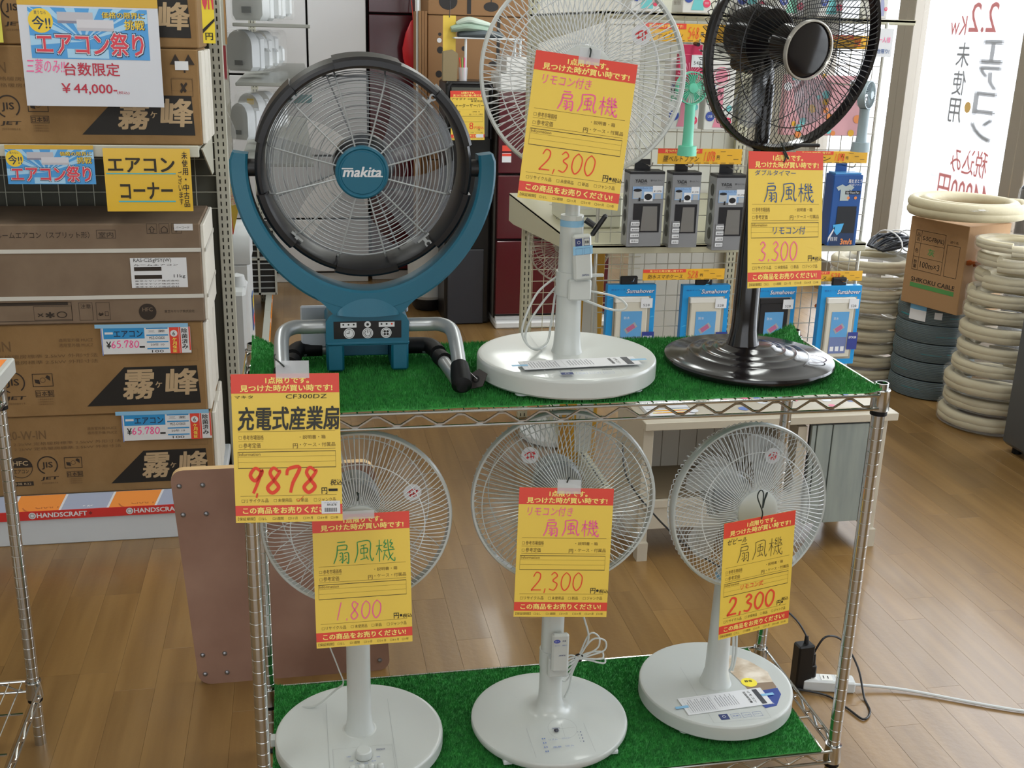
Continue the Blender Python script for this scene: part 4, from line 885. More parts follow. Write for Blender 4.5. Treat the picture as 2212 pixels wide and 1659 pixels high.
# posters hung on the gondola
def poster(name, label, u0, v0, u1, v1, y, m, rot=0, cat='poster', back=None):
    p = W(u0, v0, y); q = W(u1, v1, y); t = thing(name, label, cat, p, (0, rot, 0)); w, h = q.x-p.x, p.z-q.z
    b = MB(); b.box((w/2, 0, -h/2), (w, .0012, h), m); b.build('sheet', t); b = MB(); b.T = TR(0, -.0012, -h) @ FACE; return t, b, w, h
skyb = M('poster_blue', '3f93d2', .3); pgl = M('poster_pale_blue', '9cc7e4', .3); pyel = M('poster_yellow', 'e4c22e', .4); dkb = M('poster_outline', '1d3550', .5); gloss = M('laminated_white', 'c5c8d0', .18)
def banner(b, x0, y0, w, h):
    b.rect(x0, y0, x0+w, y0+h, 0, skyb)
    for k in range(9):
        a = radians(20+k*20); cx, cy = x0+w*.45, y0+h*.35; L = w*.6; da = .07
        q = [(cx, cy)]+[(min(max(cx+L*cos(a+s*da), x0), x0+w), min(max(cy+L*sin(a+s*da), y0), y0+h)) for s in (-1, 1)]; b.flat(q, .0002, pgl)
    b.rect(x0+w*.3, y0+h*.02, x0+w*.65, y0+h*.2, .0002, pgl)
    b.disc(x0+w*.1, y0+h*.74, h*.24, .0004, pyel); b.text('今!!', x0+w*.03, y0+h*.57, w*.15, h*.26, .0006, dkb, None, .02); b.text('買うなら', x0+w*.05, y0+h*.86, w*.1, h*.07, .0006, dkb)
    b.rect(x0+w*.24, y0+h*.7, x0+w*.54, y0+h*.92, .0004, M('unit_grey', 'b5b3bb', .4)); b.rect(x0+w*.24, y0+h*.7, x0+w*.54, y0+h*.75, .0005, M('unit_shadow', '7f7f92', .4)); b.rect(x0+w*.4, y0+h*.56, x0+w*.71, y0+h*.78, .0006, M('unit_white', 'c9c8cf', .4)); b.rect(x0+w*.4, y0+h*.56, x0+w*.71, y0+h*.62, .0007, M('unit_grey', ''))
    for dd, mm, zz_, bo in ((.004, dkb, .0008, .045), (0, pyel, .001, .015)):
        b.text('価格の限界に', x0+w*.615+dd*w, y0+h*.82-dd*h, w*.36, h*.12, zz_, mm, None, bo); b.text('挑戦', x0+w*.8+dd*w, y0+h*.6-dd*h, w*.17, h*.19, zz_, mm, None, bo)
    for s, m_, zz_, bo in ((0, dkb, .0008, .085), (1, gloss, .001, .06), (2, M('poster_red', 'cf3344', .35), .0012, .025)): b.text('エアコン祭り', x0+w*.05-(2-s)*.003*w, y0+h*.08-(2-s)*.01*h, w*.9+(2-s)*.006*w, h*.44+(2-s)*.02*h, zz_, m_, None, bo)
t, b, w, h = poster('poster', 'large white laminated poster reading 44,000 yen over the top cartons', 36, 8, 355, 232, YL-.03, gloss)
banner(b, w*.07, h*.475, w*.85, h*.5); b.text('三菱のみ!!', w*.02, h*.33, w*.27, h*.14, .0008, pink, None, -.01, .1); mr = M('maroon_print', 'b5283f', .5)
b.text('台数限定', w*.29, h*.31, w*.4, h*.13, .0006, mr, None, .015); b.text('￥44,000-', w*.26, h*.12, w*.4, h*.11, .0006, mr, None, .015); b.text('(税込)', w*.66, h*.125, w*.09, h*.035, .0006, mr); b.build('print', t)
b = MB(); b.box((w/2, .0, .012), (w*1.0, .002, .028), M('hanger_yellow', 'c9a23a', .5)); b.build('top_strip', t)
t, b, w, h = poster('poster', 'small blue banner strip with an air conditioner picture under the upper shelf', 10, 322, 208, 398, YL-.028, gloss); banner(b, 0, 0, w, h); b.build('print', t)
b = MB(); b.box((w/2, 0, .006), (w, .002, .012), M('hanger_yellow', '')); b.build('top_strip', t)
t, b, w, h = poster('sign', 'glossy yellow sign with large handwritten black katakana under the upper shelf', 221, 320, 418, 456, YL-.032, M('sign_yellow', 'dbb22c', .2), cat='sign'); tp = M('turquoise_marker', '4fb0bd', .5); bk = M('thick_black', '262010', .5)
b.text('エアコン', w*.05, h*.63, w*.76, h*.22, .0006, bk, None, .03); b.text('コーナー', w*.17, h*.2, w*.6, h*.26, .0006, bk, None, .03); b.rect(w*.02, h*.595, w*.82, h*.612, .0006, tp); b.rect(w*.14, h*.15, w*.8, h*.17, .0006, tp)
b.text('未使用・中古品', w*.9, h*.06, w*.065, h*.9, .0006, ink, None, .015, vert=True); b.text('ございます', w*.845, h*.1, w*.045, h*.55, .0006, ink, None, .01, vert=True); b.build('print', t)
t, b, w, h = poster('poster', 'yellow poster with red lettering and black price at the gondola top right', 431, -60, 466, 94, YL+.0, M('poster_strong_yellow', 'e6cc20', .4), rot=0)
b.text('ON', w*.05, h*.5, w*.9, h*.6, .0006, M('poster_red', ''), None, .05); b.flat([(0, h*.14), (w, h*.32), (w, h*.36), (0, h*.2)], .0006, ink); b.text('円', w*.2, h*.05, w*.6, h*.1, .0006, ink, None, .02); b.build('print', t)
t, b, w, h = poster('card', 'yellow shelf card cut off by the left edge of the picture', -60, 0, 8, 92, YL-.02, M('card_pale_yellow', 'cfc84c', .5), cat='card'); b.text('エアコン', w*.1, h*.4, w*.6, h*.3, .0006, bk); b.build('print', t)
# plywood dolly board leaning behind the rack
pb = W(400, 1010, .70); pw_, yb_ = W(845, 1470, .69).x-W(447, 1480, .70).x, .70
xb0 = W(432, 1480, .70).x; xb1 = W(843, 1462, .69).x; zt_ = W(400, 1012, .70).z
t = thing('plywood_board', 'rounded plywood board with screws standing behind the left end of the rack', 'board', (xb0, .69, 0))
w = xb1-xb0; h = zt_; b = MB(); r = .03; poly = []
for cx, cy, a in ((w-r, r, -90), (w-r, h-r, 0), (r, h-r, 90), (r, r, 180)):
    for k in range(6): q = radians(a+k*18); poly.append((cx+r*cos(q), cy+r*sin(q)))
SH = Matrix(((1, -.06, 0, .0), (0, 0, -1, .02), (0, 1, 0, 0), (0, 0, 0, 1)))
b.prism(poly, .022, ply, SH, -.0); k0 = len(b.f)
for i in range(2, len(b.f)): b.mi[i] = b.mid(plyedge)
b.build('panel', t, sharp=30)
for cx in (.018, .072, w-.08, w-.025):
    for cy in (.03, .085, h-.115, h-.04): b = MB(); b.lathe([(.0065, 0), (.0055, .003), (.003, .0045), (0, .005)], M('screw_zinc', '8f8f93', .3, .9), 14, SH @ TR(cx, cy, .022)); b.build('screw', t)
# ================================================================ MIDDLE AND RIGHT DISPLAY
def pkg(name, label, cat, u0, v0, u1, v1, y, dep, m, group=None, bev=.002, part='body'):      # front face between two pixels on plane Y=y; origin bottom-left-front
    p = W(u0, v1, y); q = W(u1, v0, y); t = thing(name, label, cat, p, (0, 0, 0), group); w, h = q.x-p.x, q.z-p.z
    b = MB(); b.box((w/2, dep/2, h/2), (w, dep, h), m, b=bev); b.build(part, t)
    b = MB(); b.T = TR(0, -.0008, 0) @ FACE; return t, b, w, h
GY = 1.5
zS = W(1500, 527, GY-.04).z
xg0, xg1 = W(1298, 400, GY).x, W(1872, 400, GY).x
a1, a2 = WZ(1105, 395, zS), WZ(1215, 500, zS)
g = thing('gondola_shelf', 'beige gondola with wire grid front carrying small boxed gadgets behind the fans', 'shelf')
YU = 2.6; xu = W(1136, 600, YU).x; xr_ = W(1597, 320, YU).x
upright(g, xu, YU, 0, 2.3, .042, M('beige_paint', 'b9b59b', .5)); upright(g, xr_, YU, 0, 2.3, .042, M('beige_paint', ''))
bge = M('beige_paint', '')
b = MB(); x = xu+.03
while x < xu+.5: b.tube([(x, YU+.01, .1), (x, YU+.01, 1.08)], .0017, bge, 5); x += .049
z = .1
while z < 1.08: b.tube([(xu+.02, YU+.012, z), (xu+.5, YU+.012, z)], .0017, bge, 5); z += .05
b.build('back_grid', g)
b = MB(); b.box(((xu+.45+xg1)/2, YU+.02, 1.0), (xg1-xu-.45, .006, 1.5), M('pale_panel', 'c9c8bd', .7)); b.build('back_panel', g)
def shelf_board(y0, z, x0, x1, th=.028):
    b = MB(); b.box(((x0+x1)/2, (y0+YU)/2, z-.004), (x1-x0, YU-y0, .008), bge); b.box(((x0+x1)/2, y0+.006, z-th/2), (x1-x0, .012, th), bge, b=.002)
    b.prism([(0, 0), (YU-y0, 0), (YU-y0, -.11), (YU-y0-.1, -.11), (0, -.03)], .005, bge, Matrix(((0, 0, 1, x0), (1, 0, 0, y0), (0, 1, 0, z-.002), (0, 0, 0, 1)))); b.build('shelf_board', g)
shelf_board(GY-.045, zS, a2.x-.01, xg1)
zT = W(1500, 28, 1.45).z; shelf_board(1.5, zT-.0, xu-.02, xg1+.10, .016)
b = MB(); x = xg0; gm = M('grid_wire', 'bdbcb2', .35, .5); zg0, zg1 = W(1500, 800, GY).z, zT-.01
while x < xg1: b.tube([(x, GY, zg0), (x, GY, zg1)], .0016, gm, 5); x += .0395
z = zg0
while z < zg1: b.tube([(xg0, GY-.003, z), (xg1, GY-.003, z)], .0016, gm, 5); z += .052
b.build('front_grid', g)
for x in (xg0-.004, xg1+.004): b = MB(); b.tube([(x, GY+.004, zg0-.1), (x, GY+.004, zg1)], .006, gm, 8); b.build('grid_edge', g)
b = MB(); q0, q1 = WZ(1180, 900, .09), WZ(1300, 1075, .03)
b.box((q1.x+.005, 2.08, .05), (.035, 1.0, .07), bge, b=.003); b.build('foot_rail', g)
b = MB()
for k in range(34): b.box((q1.x+.005+(-.006), 1.62+k*.028, .086), (.006, .014, .0012), dark)
b.build('slot', g, stuff=True)
ylw = M('strip_yellow', 'dfa928', .5)
def pricestrip(label, u0, v0, u1, v1, txt, price, y=GY-.07, part=1.0):
    t, b, w, h = pkg('price_strip', label, 'price strip', u0, v0, u1, v1, y, .002, ylw, 'yellow price strips on the wire grid', .0002, 'card')
    b.rect(0, h*.7, w*.52, h, .0002, red); b.text('見つけた時が買い時です!', w*.08, h*.75, w*.4, h*.19, .0006, tagy, None, .02)
    b.text(txt, w*.06, h*.14, w*.42, h*.4, .0006, ink, None, 0, .15); digits(b, price, w*.54, h*.2, w*.14, h*.6, .0022, .0006, redm); b.text('円', w*.7, h*.3, w*.03, h*.26, .0006, ink, None, .03)
    for k in range(3): b.rect(w*(.74+.08*k), h*(.8-.25*k), w*(.8+.08*k), h*(.84-.25*k), .0006, brownink)
    for k in range(6): b.rect(w*(.35+.1*k), h*.05, w*(.41+.1*k), h*.09, .0006, brownink)
    b.build('print', t); b = MB(); b.tube([(w*.2, .003, h*.5), (w*.2, GY-y-.002, h*.5)], .003, gm, 6); b.box((w*.2, .003, h*.5), (.02, .003, h*.8), film); b.build('holder', t)
pricestrip('yellow price strip for handheld fans just under the top row of boxes', 1385, 54, 1570, 88, 'ハンディファン', '548')
pricestrip('yellow price strip 1,078 above the three grey belt fan boxes', 1420, 322, 1604, 354, '腰ベルトファン', '1.078')
pricestrip('yellow price strip 1,078 partly behind the black fan tag', 1717, 327, 1875, 352, 'ファン', '1.098')
pricestrip('yellow price strip 528 above the left pair of blue phone pouches', 1388, 580, 1566, 606, '防水スマホケース', '528')
pricestrip('yellow price strip 528 at the right end above a blue phone pouch', 1712, 585, 1864, 609, '防水ケース', '528')
pricestrip('orange price strip glimpsed through the right side of the black fan', 1790, 78, 1892, 104, 'ファン', '548')
def hook(t, x, y, z, L, mb=None): b = MB(); b.tube([(x, L, z), (x, -.02, z), (x, -.035, z+.004), (x, -.042, z+.014)], .002, chrome, 6); b.build('hook', t)
gsil = M('box_silver', '8f9195', .3, .35); gblue = M('box_pale_blue', '8aa9cf', .4); gblk = M('box_black', '15151a', .4)
for k, (u0, u1, dv, lb) in enumerate(((1352, 1437, 0, 'grey belt fan box hanging leftmost on the grid'), (1443, 1516, 2, 'grey belt fan box hanging between two others'), (1536, 1616, 8, 'grey belt fan box hanging next to the black fan pole'))):
    t, b, w, h = pkg('fan_box', lb, 'box', u0, 376+dv, u1, 533+dv, GY-.085, .06, gsil, 'grey boxed belt fans', .001)
    b.text('YADA', w*.16, h*.885, w*.34, h*.045, .0004, gblk, None, .02); b.text('POWER FAN', w*.3, h*.86, w*.2, h*.012, .0004, gblk); b.text('腰ベルトファン', w*.6, h*.9, w*.33, h*.025, .0004, gblk); b.rect(w*.1, h*.66, w*.97, h*.83, .0002, gblue); b.text('Clip&Belt Fan', w*.12, h*.79, w*.6, h*.03, .0004, M('box_mid_blue', '5f7fae', .5))
    b.rect(w*.67, h*.74, w*.95, h*.84, .0006, paper); b.text('¥1,078', w*.7, h*.75, w*.22, h*.03, .0008, ink)
    b.rect(w*.12, h*.67, w*.36, h*.78, .0006, M('box_grey2', 'a9abad', .4)); b.disc(w*.24, h*.78, w*.12, .0008, gblk, None, 18, .35); b.rect(w*.43, h*.63, w*.68, h*.76, .0006, paper); b.disc(w*.55, h*.69, w*.11, .0008, gblk, None, 18, .8); b.rect(w*.75, h*.66, w*.92, h*.73, .0006, M('box_grey2', '')); b.rect(w*.28, h*.63, w*.33, h*.68, .0008, gblk)
    b.rect(w*.15, h*.2, w*.92, h*.6, .0004, M('box_window', '2a2a2e', .2)); b.flat([(w*.38, h*.22), (w*.86, h*.22), (w*.83, h*.56), (w*.42, h*.56)], .0008, M('box_device', '9a9a9a', .25, .7)); b.rect(w*.08, h*.04, w*.34, h*.37, .0006, gsil)
    for j, s in enumerate(('使用中', 'USB充電', '連続使用', '最大4時間')): b.frame(w*.09, h*(.05+.08*j), w*.36, h*(.11+.08*j), .0008, .0008, gblk); b.rect(w*.1, h*(.053+.08*j), w*.35, h*(.107+.08*j), .0007, paper); b.text(s, w*.13, h*(.065+.08*j), w*.2, h*.025, .001, gblk)
    b.build('print', t)
    b = MB(); b.box((w/2, .03, h+.004), (w, .062, .008), gblk, b=.001); b.box((w*.5, .058, h+.02), (w*.45, .003, .038), gblk, b=.001)
    for j in range(4): b.disc(.0, 0, .001, 0, gblk, TR(0, 0, 0))
    b.build('hanger_top', t); hook(t, w*.5, 0, h+.026, .07)
    b = MB(); L = Matrix(((0, 0, -1, -.0006), (-1, 0, 0, .06), (0, 1, 0, 0), (0, 0, 0, 1)))
    for j in range(4): b.disc(.03, h*(.82-.2*j), .015, 0, gblk, L, 16, 1.3)
    b.build('side_print', t)
sky2 = M('pouch_blue', '1f8fd0', .3); pg = M('pouch_ivory', 'c8c3b4', .4); scr = M('pouch_screen', '5f9ccd', .25); dnv = M('pouch_navy', '2c3a86', .4)
for k, (u0, u1, v0, v1, blk, y, lb) in enumerate(((1313, 1418, 616, 735, 0, GY-.03, 'blue waterproof phone pouch package, leftmost beside the white fan pole'), (1476, 1578, 617, 735, 0, GY-.03, 'blue waterproof phone pouch package just left of the black fan pole'), (1628, 1722, 619, 740, 1, GY-.03, 'blue package with a black phone pouch behind the black fan pole'), (1776, 1863, 618, 786, 0, GY-.09, 'blue phone pouch package hanging at the right end of the grid'))):
    p0 = W(u0, v0, y); zb_ = W((u0+u1)/2, 786, y).z
    q1 = W(u1, v0, y); t = thing('phone_pouch', lb, 'package', (p0.x, y, zb_), (0, 0, 0), 'waterproof phone pouch packages'); w, h = q1.x-p0.x, p0.z-zb_
    b = MB(); b.box((w/2, .0125, h/2), (w, .025, h), sky2, b=.001); b.build('card', t); b = MB(); b.T = TR(0, -.0008, 0) @ FACE
    for j in range(14): x = random.random()*w; z = random.random()*h; b.flat([(x, z), (min(w, x+.02), z+.004), (x+.01 if x+.01 < w else w, z+.006)], .0001, M('pouch_ripple', '4fb0de', .3))
    b.text('Sumahover', w*.4, h*.895, w*.56, h*.05, .0006, dnv, None, .03, .2); b.text('Sumahover', w*.39, h*.898, w*.56, h*.05, .0009, paper, None, .02, .2); b.text('防水ケース', w*.08, h*.93, w*.28, h*.02, .0004, dnv)
    body = M('pouch_black', '17171b', .4) if blk else pg
    b.rect(w*.13, h*.07, w*.9, h*.86, .0002, M('pouch_window', '9a9689', .3)); b.build('print', t)
    b = MB(); b.box((w*.5, -.005, h*.45), (w*.66, .008, h*.7), body, b=.003); b.box((w*.5, -.005, h*.82), (w*.7, .011, h*.07), M('pouch_black', '') if blk else M('pouch_clip', 'd9d7d0', .3), b=.002); b.build('pouch', t)
    b = MB(); b.T = TR(0, -.0095, 0) @ FACE; b.rect(w*.29, h*.15, w*.72, h*.68, .0004, scr); b.rect(w*.29, h*.15, w*.72, h*.36, .0006, M('pouch_dusk', '6c79a4', .3))
    T2 = TR(w*.5, h*.47, 0, rz=.6); b.rect(-w*.13, -h*.035, w*.13, h*.035, .0008, greyp, b.T.inverted() @ b.T @ T2); b.rect(-w*.09, -h*.027, w*.09, h*.027, .001, M('phone_pink', 'b0648a', .3), T2)
    for j in range(3): b.rect(w*(.33+.13*j), h*.18, w*(.42+.13*j), h*.24, .0008, paper)
    b.text('防水', w*.35, h*.58, w*.12, h*.035, .0008, paper); b.build('screen_print', t)
    b = MB(); b.T = TR(0, -.012, 0) @ FACE; b.rect(w*.68, h*.72, w*.92, h*.84, 0, paper); b.text('528', w*.73, h*.74, w*.13, h*.03, .0003, ink); b.rect(w*.74, h*.2, w*.99, h*.42, 0, dnv); b.text('IPX8', w*.77, h*.34, w*.18, h*.03, .0003, paper, None, .02); b.build('sticker', t)
    b = MB(); b.box((w*.45, .012, h+.012), (w*.35, .012, .028), gblk, b=.003); b.build('hang_tab', t); hook(t, w*.45, 0, h+.016, .05)
# blue air-vest box by the right end
t, b, w, h = pkg('fan_box', 'dark blue cooling vest fan box hanging at the right end of the grid', 'box', 1786, 378, 1866, 531, GY-.08, .06, M('deep_blue_box', '1d4f93', .35), 'blue boxed fans')
vb = M('vest_black', '14181f', .4); b.flat([(w*.05, 0), (w*.9, 0), (w*.9, h*.5), (w*.3, h*.5)], .0002, M('night_blue', '123058', .4)); b.rect(w*.22, h*.18, w*.88, h*.56, .0004, vb)
b.flat([(w*.1, h*.83), (w*.3, h*.87), (w*.42, h*.84), (w*.54, h*.87), (w*.72, h*.83), (w*.62, h*.78), (w*.56, h*.8), (w*.56, h*.64), (w*.26, h*.64), (w*.26, h*.8), (w*.18, h*.78)], .0005, M('vest_grey', 'a9b4b4', .4))
b.text('風をまとう', w*.5, h*.89, w*.46, h*.05, .0006, paper, None, .02); b.text('空調ファン', w*.55, h*.845, w*.4, h*.035, .0006, paper); b.rect(w*.42, h*.73, w*.95, h*.78, .0006, vb); b.text('Air Vest Fan', w*.45, h*.74, w*.45, h*.03, .0008, paper)
for k in range(2): b.disc(w*(.55+.25*k), h*.68, w*.05, .0006, M('orange_dot', 'e08a4a', .4))
b.text('3m/s', w*.45, h*.02, w*.4, h*.08, .0006, M('orange_dot', ''), None, .04); b.flat([(w*.12, h*.3), (w*.5, h*.32), (w*.42, h*.2), (w*.3, h*.15), (w*.2, h*.2)], .0006, M('vent_blue', '4aa7dd', .4)); b.text('軽量 静音', w*.08, h*.07, w*.25, h*.06, .0006, paper); b.flat([(0, h*.12), (w*.2, h*.28), (w*.2, h*.24), (0, h*.05)], .0006, paper); b.build('print', t)
b = MB(); b.box((w*.45, .05, h+.022), (w*.4, .003, .045), M('deep_blue_box', ''), b=.001); b.box((w*.5, .03, h+.003), (w*.9, .05, .006), M('light_blue_top', '4f90c8', .35), b=.001); b.build('hanger_top', t); hook(t, w*.45, 0, h+.026, .07)
t, b, w, h = pkg('fan_box', 'dark blue cooling fan box mostly hidden behind the black fan tag', 'box', 1690, 376, 1779, 530, GY-.075, .06, M('deep_blue_box', ''), 'blue boxed fans'); b.text('2', w*.78, h*.78, w*.14, h*.1, .0004, paper, None, .03); b.rect(w*.6, h*.2, w*.9, h*.6, .0004, vb); b.build('print', t); b = MB(); b.box((w*.5, .05, h+.018), (w*.4, .003, .036), M('deep_blue_box', ''), b=.001); b.build('hanger_top', t); hook(t, w*.5, 0, h+.024, .07)
# boxed handheld fans
wbx = M('box_white', 'd7d6d2', .4); pk2 = M('box_pink', 'd9879b', .4); aqua = M('box_aqua', '6fc2c4', .4); nvb = M('bubble_navy', '3b4f9e', .4); rdb = M('bubble_red', 'dd4565', .4)
def handbox(label, u0, v0, u1, v1, y, col, dep=.06, side=False, bub=True):
    t, b, w, h = pkg('fan_box', label, 'box', u0, v0, u1, v1, y, dep, wbx, 'white boxed handheld fans')
    b.flat([(w*.3, h*.04), (w*.75, h*.04), (w*.68, h*.2), (w*.62, h*.25), (w*.62, h*.62), (w*.4, h*.62), (w*.4, h*.2)], .0002, col); b.disc(w*.5, h*.78, w*.3, .0003, col, None, 24); b.ring(w*.5, h*.78, w*.27, w*.04, .0005, wbx); b.disc(w*.5, h*.78, w*.08, .0005, col)
    b.text('2WAY', w*.05, h*.6, w*.28, h*.05, .0008, nvb, None, .02); b.text('Handy', w*.05, h*.49, w*.55, h*.09, .0008, ink, None, .02); b.text('Fan', w*.07, h*.4, w*.3, h*.08, .0008, M('bubble_green', '5f9a7d', .4), None, .02)
    if bub: b.disc(w*.2, h*.2, w*.16, .0008, nvb, None, 20); b.text('USB', w*.12, h*.18, w*.16, h*.04, .001, paper); b.disc(w*.84, h*.13, w*.13, .0008, rdb, None, 20); b.text('充電式', w*.76, h*.12, w*.16, h*.03, .001, paper); b.disc(w*.86, h*.32, w*.1, .0008, aqua, None, 18)
    b.build('print', t); return t, w, h
handbox('white boxed pink handheld fan hanging behind the mint fan', 1440, 128, 1518, 279, GY-.075, pk2)
handbox('white boxed pink handheld fan hanging right of the mint fan', 1519, 132, 1592, 281, GY-.075, pk2)
for k, (u0, u1, v1, c, lb) in enumerate(((1362, 1437, 24, aqua, 'white boxed aqua fan on the top shelf behind the white fan'), (1474, 1548, 22, aqua, 'white boxed aqua fan on the top shelf between the white and black fans'), (1588, 1668, 30, aqua, 'white boxed aqua fan seen through the black fan, left one'), (1678, 1752, 38, M('box_mint', '86c9ae', .4), 'white boxed mint fan seen through the top of the black fan'), (1766, 1836, 46, aqua, 'white boxed aqua fan seen through the upper right of the black fan'), (1886, 1934, 53, M('box_lilac', '9fa3c4', .4), 'white boxed fan at the right end of the top shelf'))):
    y = 1.46; p = W(u0, v1, y); t, w, h = handbox(lb, u0, v1-165, u1, v1, y, c, .1); dz_ = zT-p.z; t.location.z += dz_ if abs(dz_) < .03 else 0
    if k == 1:
        b = MB(); L = Matrix(((0, 0, -1, -.0006), (-1, 0, 0, .1), (0, 1, 0, 0), (0, 0, 0, 1)))
        for j in range(5): b.text('充電式扇風機', .02+.013*j, h*.1, .006, h*.5, 0, brownink, L, 0, vert=True)
        b.build('side_print', t)
t, b, w, h = pkg('fan_card', 'magenta hanging card with a pink fan behind the mint handheld fan', 'package', 1462, 118, 1532, 190, GY-.11, .02, M('magenta_card', 'b5264f', .4), None, .001)
for j in range(26): a = j*2*pi/26; b.flat([(w*.4+w*.08*cos(a), h*.35+w*.08*sin(a)), (w*.4+w*.42*cos(a-.04), h*.35+w*.42*sin(a-.04)), (w*.4+w*.42*cos(a+.04), h*.35+w*.42*sin(a+.04))], .0003, pk2)
b.rect(w*.42, h*.62, w*.9, h*.98, .0006, paper); b.text('548', w*.5, h*.7, w*.25, h*.1, .0008, ink); b.build('print', t); b = MB(); b.box((w*.45, .01, h+.012), (w*.7, .004, .03), M('magenta_card', ''), b=.001); b.tube([(w*.5, .0, h+.03), (w*.5, -.03, h+.028)], .006, blackp, 8); b.build('hanger', t); hook(t, w*.5, 0, h+.03, .1)
def handfan(label, u, v, R, y, m, yaw=0, tall=.12, foot=True):
    p = W(u, v, y); t = thing('handheld_fan', label, 'fan', p, (0, 0, yaw)); F = FACE
    b = MB(); b.lathe([(R*.93, -.012), (R, -.012), (R, .012), (R*.93, .012), (R*.93, -.012)], m, 36, F)
    for j in range(34): a = j*2*pi/34; b.tube([(R*.25*cos(a), R*.25*sin(a), .014), (R*.7*cos(a+.1), R*.7*sin(a+.1), .015), (R*.95*cos(a+.2), R*.95*sin(a+.2), .010)], .0011, m, 4, T=F)
    b.build('guard', t); b = MB(); b.lathe([(0, .019), (R*.28, .018), (R*.31, .013), (0, .012)], m, 24, F); b.build('hub', t)
    for k in range(5):
        b = MB(); a = k*2*pi/5; b.add([(R*r*cos(a+d), R*r*sin(a+d), z) for r, d, z in ((.15, 0, .004), (.85, -.1, .006), (.85, .6, -.006), (.15, .8, -.004))], [(0, 1, 2, 3)], m, F); b.build('blade', t)
    b = MB(); b.lathe([(0, -R*.96), (.017, -R*.98), (.0155, -R*1.15), (.0155, -R-tall+.02), (.017, -R-tall), (0, -R-tall)], m, 20, TR(0, 0, 0) @ Matrix.Scale(1, 4)); b.build('handle', t)
    if foot: b = MB(); b.lathe([(0, -R-tall), (.027, -R-tall), (.029, -R-tall-.028), (0, -R-tall-.03)], m, 24); b.build('foot', t)
    b = MB(); b.tube([(0, .012, R*.6), (0, GY-y-.004, R*.7)], .0025, chrome, 6); b.build('hook', t)
handfan('mint green handheld fan hanging on the grid beside the black fan', 1494, 190, .047, GY-.16, M('mint_plastic', '67c2a4', .4))
handfan('grey handheld fan hanging at the right edge of the grid', 1872, 205, .042, GY-.14, M('grey_blue_plastic', '8d9da3', .4), radians(40), .10)
t, b, w, h = pkg('fan_box', 'pink patterned box hanging behind the lower half of the black fan', 'box', 1690, 165, 1868, 292, GY-.05, .04, M('pink_cartoon_box', 'cf9aa0', .45), None)
for j in range(26): b.disc(random.random()*w, random.random()*h, .007+random.random()*.007, .0003, random.choice((M('orange_dot', ''), M('strip_yellow', ''), aqua, paper)), None, 10)
b.build('print', t)
t, b, w, h = pkg('notice_card', 'white card with pink and blue handwriting at the grid right edge', 'card', 1868, 62, 1932, 122, GY-.03, .003, paper, None, .0002, 'card'); b.text('お一人様', w*.3, h*.5, w*.6, h*.2, .0004, pink); b.text('一台限り!', w*.3, h*.12, w*.6, h*.16, .0004, blue_m, None, .02); b.build('print', t)
# things on / under the shelf
t, b, w, h = pkg('storage_box', 'cream plastic box with a dark seam on the shelf behind the white fan pole', 'box', 1232, 452, 1345, 522, 1.75, .3, M('cream_plastic', 'c9c8b4', .4), None, .006); b.rect(0, h*.38, w, h*.41, .0004, dark); b.rect(w*.1, h*.6, w*.4, h*.8, .0004, film); b.build('seam', t); t.location.z = zS+.0005
t = thing('bagged_fan', 'plastic-wrapped fan standing behind the left end of the grid', 'fan', (W(1222, 515, 2.35).x, 2.35, 0))
zh = W(1222, 515, 2.35).z; base_round(t, .16, .03, whitem, 0)
b = MB(); b.lathe([(.022, .03), (.02, zh-.05), (0, zh-.05)], whitem, 16); b.build('pole', t)
head(t, zh, 0, 0, .165, M('dull_wire', 'b7b3a6', .5), whitem, M('dull_wire', ''), clear, nf=64, nr=48, hub=.03, nb=3, sticker=False, wr=.0012)
t, b, w, h = pkg('fan_carton', 'mustard carton with a printed white fan under the shelf by the white fan pole', 'box', 1240, 545, 1308, 790, 1.95, .2, M('mustard_carton', 'b98a22', .6), None)
b.flat([(w*.15, h*.1), (w*.8, h*.1), (w*.9, h*.5), (w*.75, h*.85), (w*.45, h*.98), (w*.25, h*.85)], .0003, M('printed_fan_grey', 'b9b7ab', .5))
for j in range(30): b.stroke([(w*.3, h*.42), (w*.3+w*.5*cos(-.9+j*.06), h*.42+w*.9*sin(-.9+j*.1))], .0012, .0006, paper, None, 0)
b.rect(0, h*.5, w*.1, h*.7, .0006, red); b.build('print', t); t.location.z = 0; t.scale.z = (W(1240, 545, 1.95).z)/h
# ---------------- TV cabinet
CY = 1.19; cx0, cx1 = W(1392, 925, CY).x, W(1937, 905, CY).x; cz = W(1600, 904, CY).z
t = thing('tv_cabinet', 'white low cabinet with grey plank door and open shelf behind the rack', 'cabinet', (cx0, CY, 0)); w = cx1-cx0; cw_ = M('cabinet_cream', 'b9b09e', .45); D = .3
b = MB(); b.box((w/2, D/2, cz-.013), (w, D+.02, .026), cw_, b=.002); b.build('top', t)
xd = W(1655, 1000, CY).x-cx0; xdr = W(1742, 1000, CY).x-cx0
for x in (.022, w-.034): b = MB(); b.box((x, D/2+.01, (cz-.026)/2+.03), (.034, D-.02, cz-.026-.06), cw_, b=.002); b.build('side_panel', t)
for x in (.022, w-.034):
    for y in (.025, D-.03): b = MB(); b.prism([(-.017, -.02), (.017, -.02), (.017, .02), (-.017, .02)], .062, cw_, TR(x, y, 0)); b.build('leg', t)
b = MB(); b.box((xdr-.02, D/2, cz/2+.02), (.03, D-.02, cz-.12), cw_); b.build('divider', t)
